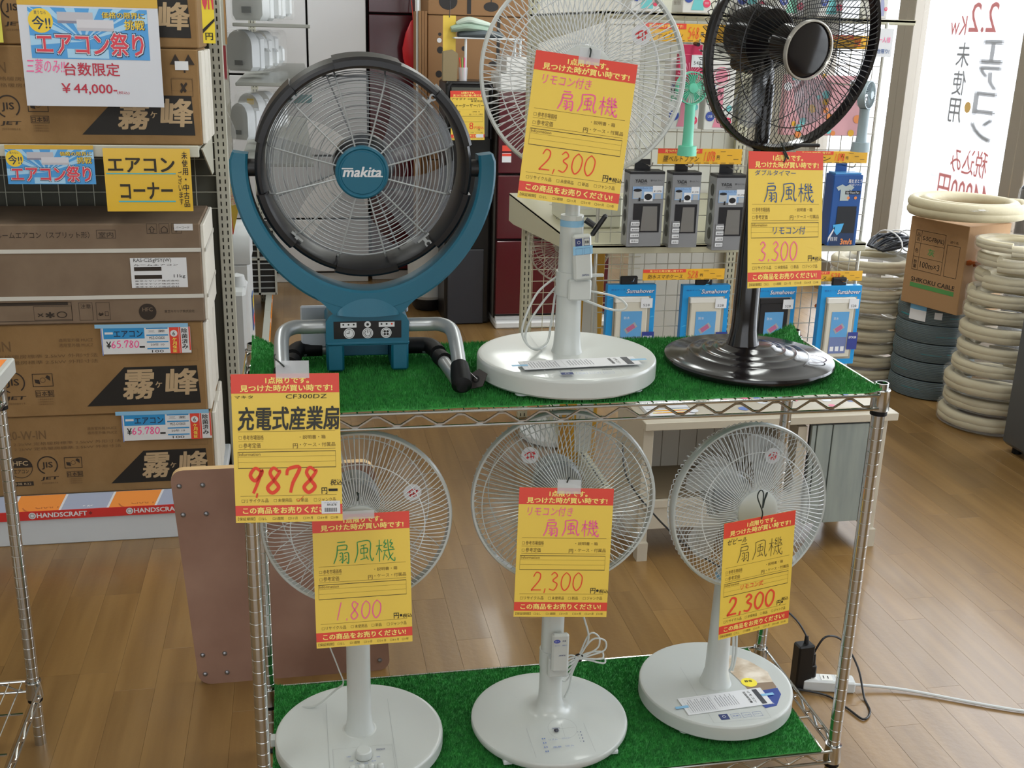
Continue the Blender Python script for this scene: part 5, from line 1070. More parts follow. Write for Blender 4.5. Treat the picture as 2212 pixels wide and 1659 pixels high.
zsf = W(1500, 1078, CY).z; b = MB(); b.box((xdr/2, D/2+.01, zsf-.012), (xdr-.03, D-.03, .02), M('cabinet_shelf_top', '7d6f58', .6)); b.box((xdr/2, .012, zsf-.014), (xdr-.03, .012, .026), cw_, b=.001); b.build('shelf', t)
zb_ = W(1500, 1143, CY).z; b = MB(); b.box((w/2-.01, .022, (zsf+zb_)/2-.012), (w-.08, .02, zsf-zb_-.03), cw_, b=.001); b.box((w/2-.01, D/2, zb_+.01), (w-.08, D-.04, .012), cw_); b.build('bottom_rail', t)
n = 8
for k in range(n): b = MB(); ww = (xdr-.06)/n; b.box((.04+ww*(k+.5), D-.008, cz/2+.02), (ww-.003, .01, cz-.14), M('cabinet_back_plank', 'a9a499', .6)); b.build('plank', t)
zd0, zd1 = W(1800, 1128, CY).z, cz-.032; xs = [xdr+.004]+[W(u, 1000, CY).x-cx0 for u in (1756, 1790, 1868)]+[w-.054]
door = MB(); door.box(((xs[0]+xs[-1])/2, .012, (zd0+zd1)/2), (xs[-1]-xs[0], .01, zd1-zd0), M('door_dark', '3a3c3c', .6)); dd = door.build('door', t)
for a, c in zip(xs[:-1], xs[1:]): b = MB(); b.box(((a+c)/2, .003, (zd0+zd1)/2), (c-a-.004, .01, zd1-zd0-.004), M('door_plank_grey', '8c938c', .6, noise=('7d8480', (30, 30, 4), 3)), b=.001); b.build('plank', dd)
t, b, w2, h2 = pkg('flat_unit', 'long white flat panel unit lying on the cabinet top', 'appliance', 1502, 880, 1884, 904, CY+.02, .2, cw_, None, .004); t.location.z = cz; b.rect(w2*.1, h2*.1, w2*.55, h2*.14, .0003, dark); b.rect(w2*.6, h2*.18, w2*.97, h2*.22, .0003, dark)
for k in range(1, 4): b.rect(w2*k/4, h2*.1, w2*k/4+.001, h2, .0003, brownink)
b.build('slot_print', t)
b = MB(); Zt = h2+.0008; random.seed(11)
for k in range(16): x = random.random()*w2*.95; b.disc(x, .02+random.random()*.12, .012+random.random()*.008, Zt, random.choice((M('candy_pink', 'e07f97', .5), paper, lblue)), None, 8)
b.build('top_print', t)
t = thing('catalogue', 'white catalogue with yellow bands at the left end of the cabinet top', 'catalogue', (cx0+.02, CY+.03, cz)); b = MB(); b.box((.09, .1, .006), (.17, .2, .012), paper, b=.001); b.build('cover', t); b = MB()
for k in range(2): b.rect(.02+.0, .012+.02*k, .14, .02+.02*k, .0125, pyel); b.rect(.03, .011+.02*k, .15, .0135+.02*k, .0127, redm)
b.rect(.01, .05, .16, .056, .0125, greyp); b.build('print', t)
# ---------------- coils of pipe and cable
cream = M('pipe_insulation', 'b9ae90', .6, bump=(25, .3)); wrap = M('clear_wrap', 'f0f0ee', .1, alpha=.13, bump=(60, .8)); cop = M('copper_pipe', 'b8693a', .3, .8)
def coil(label, x, y, z, R, h, m, group, turns=2, wrapd=True, ends=0, rz=0, tiltx=0):
    t = thing('pipe_coil', label, 'coil', (x, y, z), (tiltx, 0, rz), group); r = h/turns/2; p = []
    N = 40*turns
    for i in range(N+1): a = 2*pi*i/40; p.append(((R-r)*(1-.03*sin(i*1.3)*.3)*cos(a), (R-r)*sin(a), r+(h-2*r)*i/N))
    b = MB(); b.tube(p, r*1.0, m, 10); b.tube([((R-r*2.6)*cos(i*pi/16), (R-r*2.6)*sin(i*pi/16), h/2) for i in range(32)], r*1.1, m, 8, True); b.build('tubing', t, sharp=60)
    if wrapd:
        b = MB(); b.lathe([(R*.55, h*.97), (R*.8, h*1.0), (R+.004, h*.85), (R+.006, h*.5), (R+.002, h*.12), (R*.8, .002)], wrap, 40)
        b.build('plastic_wrap', t)
    for k in range(ends):
        a = radians(-120+15*k); b = MB(); c_, s_ = cos(a), sin(a); P0 = Vector((R*1.0*c_, R*1.0*s_, h*.6+.012*k)); P1 = P0+Vector((-s_, c_, 0))*.07+Vector((.02, -.02, 0)); b.tube([P0, P1], .007, cop, 10); b.tube([P1, P1+(P1-P0)*.25], .013, cop, 8); b.build('copper_end', t)
    return t
def stack_at(uL, uR, vb):   # floor-standing stack: centre from the left / right silhouette and front bottom pixel
    f = WZ((uL+uR)/2, vb, 0); d = Vector((f.x-CAM.x, f.y-CAM.y, 0)); L = (f-CAM).dot(_F); R = (uR-uL)/2*L/FPX*1.03; d.normalize(); return f.x+d.x*R, f.y+d.y*R, R
sx, sy_, sR = stack_at(1765, 1942, 826)
ht = [.066, .072, .068, .07, .066, .074, .068, .07, .08]; z = 0; nm = ['lowest', 'second from the bottom', 'third from the bottom', 'fourth from the bottom', 'fifth from the bottom', 'sixth from the bottom', 'third from the top', 'second from the top', 'topmost']
ztop = W(1900, 560, sy_-.15).z; kf = ztop/sum(ht)
for k, hh in enumerate(ht): hh *= kf; coil('cream pipe coil, %s of the stack behind the grid end' % nm[k], sx+.006*sin(k*2.1), sy_, z, sR*(1-.02*(k % 3)), hh, cream, 'cream coils in the left stack', ends=2 if k == 4 else 0, rz=k); z += hh
zl = z
t = thing('cable_bundle', 'bagged bundle of black cables on top of the left coil stack', 'cable', (sx+.12, sy_+.02, zl)); b = MB()
for k in range(16): y0 = -.12+.016*k; b.tube(smoothp([(-.11, y0*.6, .02), (-.05, y0, .045+.02*sin(k)), (.04, y0, .06+.02*cos(k)), (.14, y0*.8, .035)], 4), .007, M('cable_black', '1b1e26', .35), 6)
b.build('cables', t); b = MB()
for k in range(3): b.tube([(-.04+.06*k, .13*cos(i*pi/8), .05+.055*sin(i*pi/8)) for i in range(16)], .004, paper, 5, True)
b.build('tie_band', t)
gx, gy, gR = stack_at(1918, 2084, 866); cblg = M('cable_grey', '5e6a6e', .5); cbt = M('cable_teal_print', '1f7c86', .5); z = 0
bc0 = W(1945, 648, gy-.18); gz_top = W(2000, 668, gy-gR).z
for k in range(5):
    hh = gz_top/5; t = thing('cable_coil', 'grey cable coil, %s of five under the carton' % ['lowest', 'second from the bottom', 'middle one', 'second from the top', 'topmost'][k], 'coil', (gx, gy, z), (0, 0, k*.7), 'grey cable coils'); b = MB(); nt_ = 11; r = hh/nt_/2; p = []
    for i in range(nt_*36+1): a = 2*pi*i/36; zz = r+(hh-2*r)*i/(nt_*36); bl = gR*(.965+.035*sin(pi*zz/hh)); p.append((bl*cos(a), bl*sin(a), zz))
    b.tube(p, r*.98, cblg, 5); b.lathe([(gR*.62, .003), (gR*.95, .003), (gR*.97, hh*.5), (gR*.95, hh-.003), (gR*.62, hh-.003), (gR*.62, .003)], cblg, 36); b.build('winding', t, sharp=60)
    b = MB(); random.seed(k)
    for j in range(4): a0 = j*1.5+random.random(); b.lathe([(gR*1.012, hh*(.3+.1*j)), (gR*1.012, hh*(.36+.1*j))], cbt, 8, None, a0, a0+.5)
    b.build('teal_marking', t)
    if k == 4:
        b = MB(); v = (CAM-Vector((gx, gy, 0))); a = math.atan2(v.y, v.x)-k*.7; b.lathe([(gR*1.02, hh*.15), (gR*1.02, hh*.95)], paper, 8, None, a-.75, a-.3); b.lathe([(gR*1.022, hh*.7), (gR*1.022, hh*.93)], M('label_blue', '6faed8', .5), 8, None, a-.75, a-.3); b.lathe([(gR*1.02, hh*.35), (gR*1.02, hh*.7)], paper, 4, None, a-.1, a+.08); b.build('paper_label', t)
    z += hh
zt2 = z; A_ = WZ(1945, 649, zt2); B_ = WZ(2066, 682, zt2); ang = math.atan2(B_.y-A_.y, B_.x-A_.x); bw = (B_-A_).length; bh = W(2010, 478, (A_.y+B_.y)/2).z-zt2
t = thing('carton', 'tan cable carton with a green stripe on the grey coils', 'box', (A_.x, A_.y, zt2), (0, 0, ang)); b = MB(); bd = .28; b.box((bw/2, bd/2, bh/2), (bw, bd, bh), M('carton_tan', '9d7a54', .8, bump=(50, .06)), b=.002); b.build('carton_body', t)
b = MB(); b.T = TR(0, -.0008, 0) @ FACE; pk = M('print_ink', ''); b.frame(bw*.12, bh*.4, bw*.64, bh*.86, .0018, 0, pk); b.frame(bw*.68, bh*.4, bw*.9, bh*.76, .0018, 0, pk); b.rect(bw*.22, bh*.4, bw*.22+.0015, bh*.86, 0, pk)
for q in (.55, .71): b.rect(bw*.12, bh*q, bw*.64, bh*q+.0015, 0, pk)
b.text('S-5C-FB(AL)', bw*.25, bh*.74, bw*.37, bh*.06, 0, pk, None, .02); b.text('灰', bw*.37, bh*.59, bw*.11, bh*.08, 0, M('stripe_green', '4c8a4a', .6), None, .02); b.text('100m×3', bw*.26, bh*.44, bw*.34, bh*.07, 0, pk); b.text('品名', bw*.14, bh*.73, bw*.06, bh*.1, 0, pk, vert=True); b.text('色', bw*.14, bh*.6, bw*.06, bh*.05, 0, pk); b.text('数量', bw*.14, bh*.42, bw*.06, bh*.1, 0, pk, vert=True); b.text('送り先', bw*.72, bh*.78, bw*.14, bh*.03, 0, pk)
b.text('SHIKOKU CABLE', bw*.14, bh*.265, bw*.76, bh*.05, 0, pk, None, .02); b.rect(bw*.13, bh*.2, bw*.9, bh*.25, 0, M('stripe_green', '')); b.build('printing', t)
R1 = Vector((cos(ang), sin(ang), 0)); R2_ = Vector((-sin(ang), cos(ang), 0)); cc = A_+R1*(bw*.62)+R2_*.13
t = thing('pipe_coil', 'large loose cream pipe coil lying on the tan cable carton', 'coil', (cc.x, cc.y, zt2+bh), (0, 0, 0)); b = MB(); r = .026; RR = .262; p = []
for i in range(3*48): a = 2*pi*i/48; p.append(((RR-r-(.0 if i < 96 else .05))*cos(a), (RR-r-(.0 if i < 96 else .05))*sin(a), r+(.05*min(1, i/60) if i < 96 else .05)))
b.tube(p, r, cream, 12); b.build('tubing', t, sharp=60); b = MB(); b.box((-.1, -.225, .083), (.09, .05, .006), wrap); b.rect(-.12, -.262, -.09, -.245, .088, paper); b.build('wrap_band', t)
hx, hy, hR = stack_at(2045, 2215, 940); z = 0; hs = [.085, .075, .09, .07, .075, .085, .07, .07, .08, .075, .06]; zz2 = W(2130, 528, hy-hR*.8).z; kf = zz2/sum(hs); random.seed(5)
nm = ['lowest', 'second from the bottom', 'third from the bottom', 'fourth from the bottom', 'fifth from the bottom', 'middle one', 'fifth from the top', 'fourth from the top', 'third from the top', 'second from the top', 'topmost']
for k, hh in enumerate(hs):
    hh *= kf; rr_ = hR*(1.22 if k < 3 else 1.08 if k < 6 else .93); coil('cream wrapped pipe coil, %s of the stack by the grey appliance' % nm[k], hx+.012*sin(k*1.7), hy+.01*cos(k), z, rr_, hh, cream, 'cream coils in the right stack', ends=3 if k in (2, 4, 8) else 0, rz=.4*k, wrapd=True); z += hh
ac = Vector((2.93, 1.975, 0)); zt3 = W(2166, 578, 1.975).z
t = thing('appliance', 'dark grey appliance cabinet cut off by the right edge', 'appliance', (ac.x, ac.y, 0)); b = MB(); b.box((.29, -.36, zt3/2+.015), (.58, .72, zt3-.03), M('appliance_grey', '4e5154', .45), b=.018); b.build('cabinet', t, sharp=50)
for x in (.05, .53): b = MB(); b.lathe([(.02, 0), (.02, .03), (0, .03)], rubber, 12, TR(x, -.05, 0)); b.build('foot', t); b = MB(); b.lathe([(.02, 0), (.02, .03), (0, .03)], rubber, 12, TR(x, -.67, 0)); b.build('foot', t)
p = W(2112, 478, 2.95); t = thing('carton', 'pale carton with printed cable text behind the right coil stack', 'box', (p.x, 2.95, 0)); zc_ = W(2150, 480, 2.95).z; b = MB(); b.box((.13, .12, zc_/2), (.3, .24, zc_), M('pale_carton', 'b8a894', .8), b=.003); b.build('carton_body', t); b = MB(); b.T = TR(0, -.0008, 0) @ FACE
for k in range(2): b.text('警報・通信用耐熱ケーブル', .03, zc_-.055-k*.04, .2, .022, 0, pk)
b.build('printing', t)
p = W(2210, 560, 2.75); t = thing('cable_roll', 'black plastic-wrapped roll at the right edge above the appliance', 'roll', (p.x, 2.75, 0)); zr = W(2210, 388, 2.75).z; b = MB(); b.lathe([(0, 0), (.06, 0), (.06, zr*.96), (.03, zr), (0, zr)], M('cable_black', ''), 24); b.build('roll', t); b = MB(); b.lathe([(.066, .01), (.064, zr*.4), (.068, zr*.7), (.066, zr*.95), (.02, zr+.01)], wrap, 20); b.build('plastic_wrap', t)
# window poster (translucent, seen from behind)
t = thing('window_poster', 'white paper poster on the window, its red and black writing seen reversed', 'poster', (XR-.004, 0, 0)); wp = M('poster_backlit', 'fbfbff', .6, alpha=.3)
y0 = WX(2168, 250, XR).y; y1 = WX(2030, 250, XR).y; z1 = 2.3; z0 = WX(2100, 520, XR).z
b = MB(); b.box((0, (y0+y1)/2, (z0+z1)/2), (.001, y1-y0, z1-z0), wp); b.build('sheet', t)
L = Matrix(((0, 0, -1, -.001), (1, 0, 0, 0), (0, 1, 0, 0), (0, 0, 0, 1))); b = MB(); b.T = L
def yz(u, v): q = WX(u, v, XR); return q.y, q.z
def wtext(s, u0, v0, u1, v1, m, vert=False, bold=.01):
    vm = (v0+v1)/2; ya, yb = yz(u0, vm)[0], yz(u1, vm)[0]; za, zb2 = yz((u0+u1)/2, v1)[1], yz((u0+u1)/2, v0)[1]; b.text(s, min(ya, yb), za, abs(yb-ya), zb2-za, .0003, m, None, bold, 0, False, vert) if vert else b.text(s, min(ya, yb), za, abs(yb-ya), zb2-za, .0003, m, None, bold)
rp = M('glare_paled_red', 'ee9a9c', .7, alpha=.6); gp = M('glare_paled_grey', '9da0a4', .7, alpha=.6)  # letter colours paled to paint in the overexposure of the bright window
wtext('2.2', 2098, 5, 2158, 70, rp); wtext('Kw', 2056, 35, 2090, 76, rp)
wtext('エアコン', 2110, 84, 2156, 310, gp, True, .05); wtext('未使用', 2060, 88, 2088, 270, gp, True, .02); wtext('税込み', 2055, 322, 2135, 380, rp); wtext('44000円', 2025, 385, 2138, 450, rp, bold=.02)
ya, za = yz(2092, 232); b.disc(ya, za, .03, .0003, M('pale_orange', 'e8c27a', .7), None, 8)
b.build('writing', t)
# ---------------- power strip, adapter, cords on the floor
p = WZ(1786, 1487, 0); t = thing('power_strip', 'white power strip on the floor behind the right rack post', 'power strip', (p.x, p.y, 0), (0, 0, radians(-14))); b = MB(); b.box((0, 0, .016), (.135, .04, .032), whitem, b=.004); b.build('case', t); b = MB()
for k in range(3): b.box((-.045+.04*k, 0, .0325), (.03, .028, .001), M('socket_face', 'e9e9e4', .4)); b.box((-.052+.04*k, -.0, .0333), (.002, .012, .0008), ink); b.box((-.041+.04*k, 0, .0333), (.002, .012, .0008), ink)
b.build('socket', t, stuff=True); b = MB(); b.tube(smoothp([(.065, 0, .016), (.2, .0, .008), (.45, -.06, .006), (.8, -.12, .006), (1.0, -.28, .006), (1.15, -.5, .006)], 6), .004, whitem, 8); b.build('mains_cord', t)
b = MB(); b.box((-.045, 0, .052), (.022, .02, .036), blackp, b=.003); b.tube([(-.045, 0, .065), (-.043, 0, .1)], [.009, .005], blackp, 10); b.build('plug', t)
b = MB(); b.tube(smoothp([(-.045, 0, .1), (-.02, 0, .15), (.03, .02, .13), (.075, .01, .06), (.085, -.04, .006), (.085, -.10, .004), (.06, -.135, .004), (.03, -.09, .004), (-.01, -.04, .005), (-.09, -.025, .01)], 6), .0028, blackp, 8); b.build('black_cord', t)
p = WZ(1727, 1485, 0); t = thing('power_adapter', 'black power adapter brick standing on the floor beside the power strip', 'adapter', (p.x, p.y, 0), (0, 0, .1)); b = MB(); b.box((0, 0, .065), (.046, .034, .13), M('adapter_black', '0c0c0e', .4), b=.004); b.build('case', t); b = MB(); b.tube([(.005, 0, .128), (.003, 0, .15)], [.007, .005], blackp, 10); b.tube(smoothp([(.003, 0, .15), (-.03, .03, .2), (-.12, .12, .26), (-.22, .3, .3), (-.25, .6, .35), (-.22, .74, .42)], 6), .0026, blackp, 8); b.build('cord', t)
# ================================================================ FAR BACKGROUND
def fridge(label, u0, u1, yb, ztop, m, D=.6, side=None, splits=(), vsplit=None, w=None, gap=dark):
    p = W(u0, 300, yb); q = W(u1, 300, yb); t = thing('refrigerator', label, 'refrigerator', (p.x, yb, 0)); w = w or q.x-p.x
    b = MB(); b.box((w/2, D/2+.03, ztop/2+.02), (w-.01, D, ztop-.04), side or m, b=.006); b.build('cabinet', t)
    b = MB(); b.box((w/2, D/2, .03), (w-.02, D-.02, .06), M('plinth_white', 'd8d8d6', .4), b=.003); b.build('plinth', t)
    zs = [.07]+list(splits)+[ztop]
    for i, (a, c) in enumerate(zip(zs[:-1], zs[1:])):
        xs = [0, w] if not vsplit or i < len(zs)-2 else [0, vsplit, w]
        for x0, x1 in zip(xs[:-1], xs[1:]):
            b = MB(); b.box(((x0+x1)/2, .0, (a+c)/2), (x1-x0-.012, .04, c-a-.012), m, b=.004); b.build('door' if i >= len(zs)-2 or c-a > .4 else 'drawer_front', t, sharp=20)
    b = MB(); b.box((w/2, .022, ztop/2), (w-.004, .01, ztop-.1), gap); b.build('gasket', t)
    return t, w
mar = M('maroon_gloss', '4f121d', .16, coat=.5); wfr = M('white_fridge_door', 'dddde0', .2, coat=.4)
YFg = 5.35; zsp = W(660, 163, YFg).z
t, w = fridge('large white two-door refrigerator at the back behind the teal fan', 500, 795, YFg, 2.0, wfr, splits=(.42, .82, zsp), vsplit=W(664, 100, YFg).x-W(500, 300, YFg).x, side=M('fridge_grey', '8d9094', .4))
b = MB(); b.box((.35, -.022, zsp-.14), (.3, .002, .05), M('label_teal', '5d8f93', .4)); b.box((w*.42, -.022, zsp-.12), (.04, .002, .05), red); b.build('label', t)
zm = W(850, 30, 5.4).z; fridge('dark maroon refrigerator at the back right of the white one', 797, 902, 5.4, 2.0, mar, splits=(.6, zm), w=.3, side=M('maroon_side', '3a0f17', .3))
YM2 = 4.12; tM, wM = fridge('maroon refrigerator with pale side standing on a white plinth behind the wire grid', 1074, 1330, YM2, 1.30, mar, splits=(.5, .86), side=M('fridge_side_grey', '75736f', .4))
b = MB(); b.box((.05, -.022, .95), (.05, .002, .05), paper); b.box((.05, -.0235, .965), (.05, .001, .014), red); b.box((.05, -.022, 1.0), (.05, .002, .03), red); b.build('sticker', tM)
b = MB(); b.box((wM/2, .25, .02), (wM-.004, .6, .04), M('plinth_white', ''), b=.008); b.build('base_tray', tM)
p0, p1 = W(962, 400, 4.19), W(1062, 400, 4.19); zt = W(1010, 176, 4.19).z
t = thing('water_server', 'black water server with a dark grey lower front, a yellow tag on its top', 'appliance', (p0.x, 4.19, 0)); w = p1.x-p0.x
b = MB(); b.box((w/2, .16, zt/2), (w, .3, zt), M('server_black', '141416', .3), b=.012); b.build('cabinet', t)
b = MB(); b.box((w/2-.01, .002, W(1000, 620, 4.19).z), (w*.8, .012, W(1000, 540, 4.19).z-W(1000, 700, 4.19).z), M('server_grey', '2f3036', .5), b=.004); b.build('lower_panel', t)
b = MB(); b.box((w/2, .0, zt-.16), (w*.8, .02, .26), M('server_recess', '55554e', .5), b=.004); b.build('recess', t)
b = MB(); b.tube([(.012, -.012, zt-.3), (.012, -.012, zt-.03), (.03, -.012, zt-.01), (w-.03, -.012, zt-.01), (w-.012, -.012, zt-.03), (w-.012, -.012, zt-.3)], .008, blackp, 8); b.build('handle_frame', t)
zs_ = zt
# white bin
p = W(925, 670, 4.6); t = thing('waste_bin', 'white bin on a black base on the floor left of the dark appliance', 'bin', (p.x, 4.6, 0)); zb1, zb2 = W(925, 640, 4.6).z, W(925, 520, 4.6).z
b = MB(); b.lathe([(0, 0), (.08, 0), (.095, .02), (.1, zb1), (0, zb1)], blackp, 24); b.build('base', t); b = MB(); b.lathe([(.1, zb1), (.118, zb1+.02), (.13, zb2), (0, zb2)], whitem, 28); b.build('bucket', t)
# cartons with printed fans
zc = W(1000, 34, 4.95).z; p0, p1 = W(924, 100, 4.95), W(1152, 100, 4.95); pw = p1.x-p0.x; z = 0
for k, (h, lb) in enumerate(((zc/2, 'plain brown carton lowest in the far stack'), (zc/2, 'brown carton with printed black fan parts in the middle of the far stack'), (.6, 'brown carton with a printed fan stand on top of the far stack'))):
    t = thing('carton', lb, 'box', (p0.x, 4.95, z)); b = MB(); b.box((pw/2, .2, h/2), (pw, .4, h-.004), M('carton_brown_far', '8f6a45', .8), b=.004); b.build('carton_body', t)
    b = MB(); pk_ = M('far_black_print', '221d1b', .6); b.T = TR(0, -.001, 0) @ FACE
    if k == 2:
        def X(u, v): q = W(u, v, 4.95); return q.x-p0.x, q.z-z
        for (u, v, r, s) in ((1061, 15, .045, .6), (968, 2, .055, .9)): x, y = X(u, v); b.disc(x, y, r, 0, pk_, None, 24, s)
        x, y = X(1061, 5); b.rect(x-.003, y, x+.003, h, .0002, pk_); x, y = X(1013, 34); b.rect(x-.012, y+.01, x+.012, h, 0, pk_)
    if k == 1:
        def X(u, v): q = W(u, v, 4.95); return q.x-p0.x, q.z-z
        x, y = X(1013, 45); b.rect(x-.016, y-.02, x+.016, h-.004, 0, pk_); x, y = X(1077, 60); b.rect(x-.01, y-.22, x+.01, h-.004, 0, pk_); x, y = X(1073, 138); b.disc(x, y, .05, 0, pk_, None, 20, .35)
        for u, v, r, m_ in ((949, 87, .014, paper), (950, 74, .01, pk_), (951, 108, .02, pk_), (1002, 105, .014, pk_), (948, 160, .02, pk_)): x, y = X(u, v); b.disc(x, y, r, 0, m_, None, 16)
    if b.v: b.build('print', t)
    z += h
t = thing('cardboard_sheets', 'upright brown cardboard sheets and a pale pole beside the far cartons', 'cardboard', (W(901, 100, 4.9).x, 4.9, 0))
for k in range(3): b = MB(); b.box((.012+.019*k, .1+.02*k, .85), (.015, .3, 1.7), M('carton_brown_far', '')); b.build('sheet', t)
b = MB(); b.tube([(0, -.02, 0), (0, -.02, 1.9)], .008, whitem, 8); b.build('pole', t)
t = thing('red_bag', 'bright red bag hanging in front of the maroon refrigerator', 'bag', W(893, 105, 5.2)); b = MB(); b.lathe([(0, -.14), (.05, -.13), (.08, -.06), (.085, .0), (.06, .09), (.02, .16), (0, .17)], M('bag_red', 'c41420', .4), 20, Matrix.Diagonal((.8, .4, 1, 1))); b.build('bag', t); b = MB(); b.tube([(0, 0, .16), (0, .13, .3)], .003, red, 6); b.build('cord', t)
p = W(957, 33, 4.3); q = W(984, 128, 4.3); t = thing('hang_card', 'blank yellow card hanging from a black tie behind the shelf of folded cloth', 'card', ((p.x+q.x)/2, 4.3, p.z)); b = MB(); b.box((0, 0, (q.z-p.z)/2), (q.x-p.x, .001, p.z-q.z), yel); b.build('card', t); b = MB(); b.tube([(0, -.003, -.01), (.002, 0, .03), (0, .02, .3)], .002, blackp, 6); b.build('tie', t)
# folded cloth on a small white tube stand, on top of the server
ys = 4.3; t = thing('tube_stand', 'small white tube stand on the black appliance carrying folded cloth', 'stand', (W(985, 100, ys).x, ys, zs_)); zc2 = W(1010, 84, ys).z-zs_; wt = W(1120, 100, ys).x-W(985, 100, ys).x
for x, y in ((0, .1), (.045, -.05), (wt, .1), (wt, -.05)): b = MB(); b.tube([(x, y, 0), (x, y, zc2)], .007, whitem, 8); b.build('leg', t)
b = MB(); b.box((wt/2, .03, zc2+.004), (wt+.04, .2, .008), whitem, b=.002); b.build('tray', t)
pp = t.location.copy(); ct = thing('folded_cloth', 'pale green folded cloth bundle on the small white stand', 'cloth', (pp.x-.03, ys, zs_+zc2+.009))
for k, (m_, dx, L, hh) in enumerate(((M('cloth_grey', '5c6468', .9), .04, .24, .026), (M('cloth_mint', '9fb5a4', .9), .0, .22, .028), (M('cloth_pale', 'bcc9bd', .9), .03, .19, .022))):
    z = .026*k; b = MB(); pr = [(dx, .0, z+.012), (dx+L*.3, 0, z+.018+.006*k), (dx+L*.6, 0, z+.022), (dx+L, 0, z+.01)]; b.tube(smoothp(pr, 5), [hh*.5+.012*sin(pi*i/15) for i in range(16)], m_, 14, T=Matrix.Diagonal((1, 3.6, 1, 1))); b.build('fold', ct)
t = thing('paper_bag', 'crumpled brown paper bag standing left of the white tube stand', 'bag', (W(957, 170, 4.22).x, 4.22, zs_)); b = MB(); b.prism([(0, 0), (.075, 0), (.08, .14), (.05, .16), (.0, .15)], .05, M('paper_bag_brown', '8a7a5a', .7), FACE, -.05); b.build('bag', t)
t = thing('pen_cup', 'small cup with pens between the stand legs', 'cup', (W(1000, 170, 4.24).x, 4.24, zs_)); b = MB(); b.lathe([(0, 0), (.022, 0), (.026, .07), (.023, .07), (.02, .004), (0, .004)], film, 16); b.build('cup', t)
for k, m_ in enumerate((redm, M('bag_green', '7fae4a', .5), pink)): b = MB(); b.tube([(.006*k-.006, 0, .005), (.014*k-.02, 0, .12)], .003, m_, 6); b.build('pen', t)
for k, (u0, v0, u1, v1, lb) in enumerate(((1018, 156, 1112, 178, 'white flat box on the maroon refrigerator, lower one'), (1030, 140, 1092, 156, 'white flat box on the maroon refrigerator, upper one'))):
    p, q = W(u0, v1, YM2+.1), W(u1, v0, YM2+.1); t = thing('flat_box', lb, 'box', (tM.location.x+.02+.03*k, YM2+.05, 1.30+.085*k)); b = MB(); b.box(((q.x-p.x)/2, .15, .042), (q.x-p.x, .3, .083), wbx, b=.003); b.build('box_body', t)
p = W(1010, 172, YM2-.0); 
# ---------------- aisle display behind the left gondola
AX0 = XP+.05; dk = WZ(604, 590, .1); dk2 = WZ(563, 742, .1); AX1 = (dk.x+dk2.x)/2
t = thing('aisle_shelf', 'white low display deck with an orange edge running away down the aisle', 'shelf', (0, 0, 0)); deck = M('deck_white', 'a9aaa2', .5)
for k in range(4): b = MB(); y0 = 2.15+k*.68; b.box(((AX0+AX1)/2, y0+.335, .09), (AX1-AX0, .675, .02), deck, b=.002); b.box(((AX0+AX1)/2, y0+.335, .04), (AX1-AX0-.02, .675, .08), deck); b.build('deck_panel', t)
b = MB()
for k in range(30): b.box((AX1+.003, 2.2+.09*k, .085), (.004, .085, .026), og if k % 5 else M('strip_pale_orange', 'e8b9a0', .5))
b.build('edge_strip', t)
upright(t, AX0-.02, 4.85, 0, 2.3, .04)
zA1 = [W(540, 155, 2.9).z, W(540, 305, 2.9).z]
for z in zA1+[W(540, 45, 2.9).z]: b = MB(); b.box((AX0+.13, 3.3, z-.015), (.26, 2.2, .012), M('clear_shelf_grey', '8f918b', .3), b=.002); b.build('shelf_board', t)
def unit(label, u0, v0, u1, v1, y, lean=0, tag_=False, m=whitem, dep=.05):
    p, q = W(u0, v1, y), W(u1, v0, y); w, h = q.x-p.x, q.z-p.z; t = thing('toilet_seat_unit', label, 'appliance', (p.x, y, p.z), (0, lean, radians(-32)), 'white wrapped bathroom units in the aisle')
    b = MB(); poly = []; w *= 1.25
    for k in range(9): a = pi*k/8; poly.append((w/2+w/2*cos(a), h*.62+h*.38*sin(a)))
    poly += [(0, h*.1), (w*.1, 0), (w*.9, 0), (w, h*.1)]; b.prism(poly[:9]+poly[9:], dep, m, FACE, -dep); b.build('lid', t)
    b = MB(); b.box((w/2, dep*1.5, h*.42), (w*.94, dep*.9, h*.84), m, b=.01); b.build('seat', t)
    b = MB(); b.box((w/2, dep*2.4, h*.3), (w*1.02, dep*.8, h*.5), m, b=.012); b.box((w*.5, dep*.1-.012, h*.2), (w*.3, .004, h*.12), M('bubble_grey', '6e7276', .4)); b.build('housing', t)
    b = MB(); b.box((w/2, dep*1.4, h*.5), (w*1.06, dep*3.4, h*1.04), wrap, b=.012); b.build('plastic_wrap', t)
    if tag_: b = MB(); b.box((w*.7, -.012, h*.8), (w*.3, .002, h*.14), yel); b.build('card', t)
for a in (('white wrapped unit with dark slot at the very top of the aisle shelves', 503, -70, 560, 43, 2.75), ('white wrapped unit behind it at the top of the aisle shelves', 540, -60, 588, 38, 3.1, 0, True),
          ('white wrapped unit in the front of the second aisle row', 492, 64, 540, 152, 2.55), ('white wrapped unit in the middle of the second aisle row', 518, 70, 560, 146, 2.9), ('grey wrapped unit at the back of the second aisle row', 545, 66, 576, 140, 3.3, 0, True),
          ('small white wrapped unit with blue label in the third aisle row', 500, 222, 532, 300, 2.6), ('white wrapped unit in the middle of the third aisle row', 515, 200, 556, 288, 2.9, 0, True), ('grey wrapped unit at the back of the third aisle row', 540, 196, 582, 276, 3.3)): unit(*a)
def deckbox(label, u0, v0, u1, y, hz, m, rz=0): p = W(u0, v0, y); q = W(u1, v0, y); t = thing('wrapped_unit', label, 'appliance', (p.x, y, .101), (0, 0, rz)); return t, q.x-p.x, p.z-.101
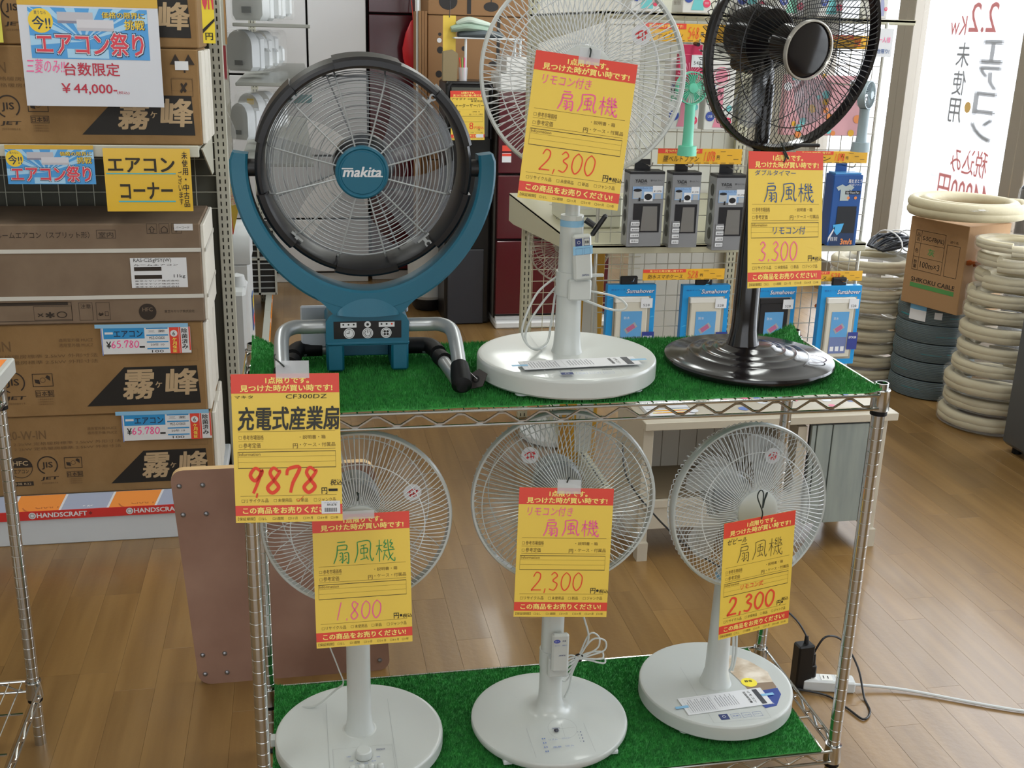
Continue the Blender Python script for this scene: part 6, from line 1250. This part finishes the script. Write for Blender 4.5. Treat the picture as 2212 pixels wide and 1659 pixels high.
t, w, h = deckbox('tall white rounded unit with a curved lid on the aisle deck', 492, 524, 536, 3.0, 0, whitem)
b = MB(); b.box((w/2, .16, h*.42), (w, .32, h*.84), whitem, b=.01); b.build('body', t); b = MB(); poly = [(.0, 0), (.32, 0)]+[(.16+.16*cos(a), .05+.12*sin(a)) for a in (0, .5, 1, 1.57, 2.1, 2.6, 3.14)]
b.prism(poly, w+.01, whitem, Matrix(((0, 0, 1, -.005), (1, 0, 0, 0), (0, 1, 0, h*.84), (0, 0, 0, 1)))); b.box((w*.5, -.006, h*.62), (w*.3, .004, .04), yel); b.build('lid', t)
b = MB(); b.box((w+.003, .12, h*.45), (.003, .1, .16), M('sticker_blue', '4a6fb0', .4)); b.box((w+.0045, .12, h*.52), (.002, .1, .05), pyel); b.box((w+.0045, .13, h*.38), (.002, .08, .04), redm); b.build('sticker', t)
t, w, h = deckbox('low white unit standing in front on the aisle deck', 488, 600, 528, 2.35, 0, whitem)
b = MB(); b.box((w/2, .13, h*.45), (w, .26, h*.9), whitem, b=.012); b.build('body', t); b = MB(); b.lathe([(0, .05), (w*.4, .04), (w*.52, 0), (0, 0)], whitem, 24, TR(w/2, .13, h*.9)); b.build('lid', t)
p, q = W(515, 572, 4.6), W(592, 495, 4.6); t = thing('outdoor_unit', 'black slatted unit with a white frame at the far end of the aisle', 'appliance', (p.x, 4.6, .101)); w, h = q.x-p.x, q.z-.101
b = MB(); b.box((w/2, .15, h/2), (w, .3, h), M('slat_black', '1b1b1c', .5), b=.003); b.build('body', t)
for k in range(9): b = MB(); b.box((w/2, -.004, h*(.1+.095*k)), (w*.94, .006, .006), greyp); b.build('slat', t)
b = MB(); 
for x in (0, w*.55, w): b.box((x, -.01, h/2), (.012, .012, h), deck)
for z in (.006, h*.55, h): b.box((w/2, -.01, z), (w, .012, .012), deck)
b.build('frame', t)
p, q = W(494, 396, 2.5), W(531, 502, 2.5); t = thing('poster', 'narrow yellow and red leaflet hanging between the post and the teal fan', 'poster', (p.x, 2.5, p.z), (0, radians(14), 0)); b = MB(); w, h = q.x-p.x, p.z-q.z; b.box((w/2, 0, -h/2), (w, .001, h), yel); b.build('sheet', t)
b = MB(); b.T = FACE; b.flat([(0, -h*.45), (w*.5, -h*.5), (w, -h*.95), (w, -h), (w*.4, -h)], .001, redm); b.text('大特価', w*.2, -h*.4, w*.5, h*.25, .001, redm); b.build('print', t)
for k, (v0, v1, m_, lb) in enumerate(((-60, 96, M('rail_orange', 'd9a56a', .4), 'orange striped shelf card beside the perforated post, upper'), (98, 172, M('rail_red', 'a83a44', .4), 'dark red shelf card beside the perforated post, lower'))):
    p, q = W(479, v0, 2.25), W(491, v1, 2.25); t = thing('shelf_card', lb, 'card', (p.x, 2.25, p.z)); b = MB(); b.box(((q.x-p.x)/2, 0, (q.z-p.z)/2), (q.x-p.x, .002, p.z-q.z), m_); b.build('card', t)
t = thing('plastic_sheet', 'crumpled clear plastic cover hanging down beside the perforated post', 'plastic', W(478, 172, 2.2)); b = MB(); zz = W(478, 172, 2.2).z-W(478, 440, 2.2).z
pts = [(.012*sin(k*2.1)+.03*k/9, .01*cos(k*1.7), -zz*k/9) for k in range(10)]; b.tube(smoothp(pts, 3), .018, wrap, 9, flat=.4); b.build('sheet', t)
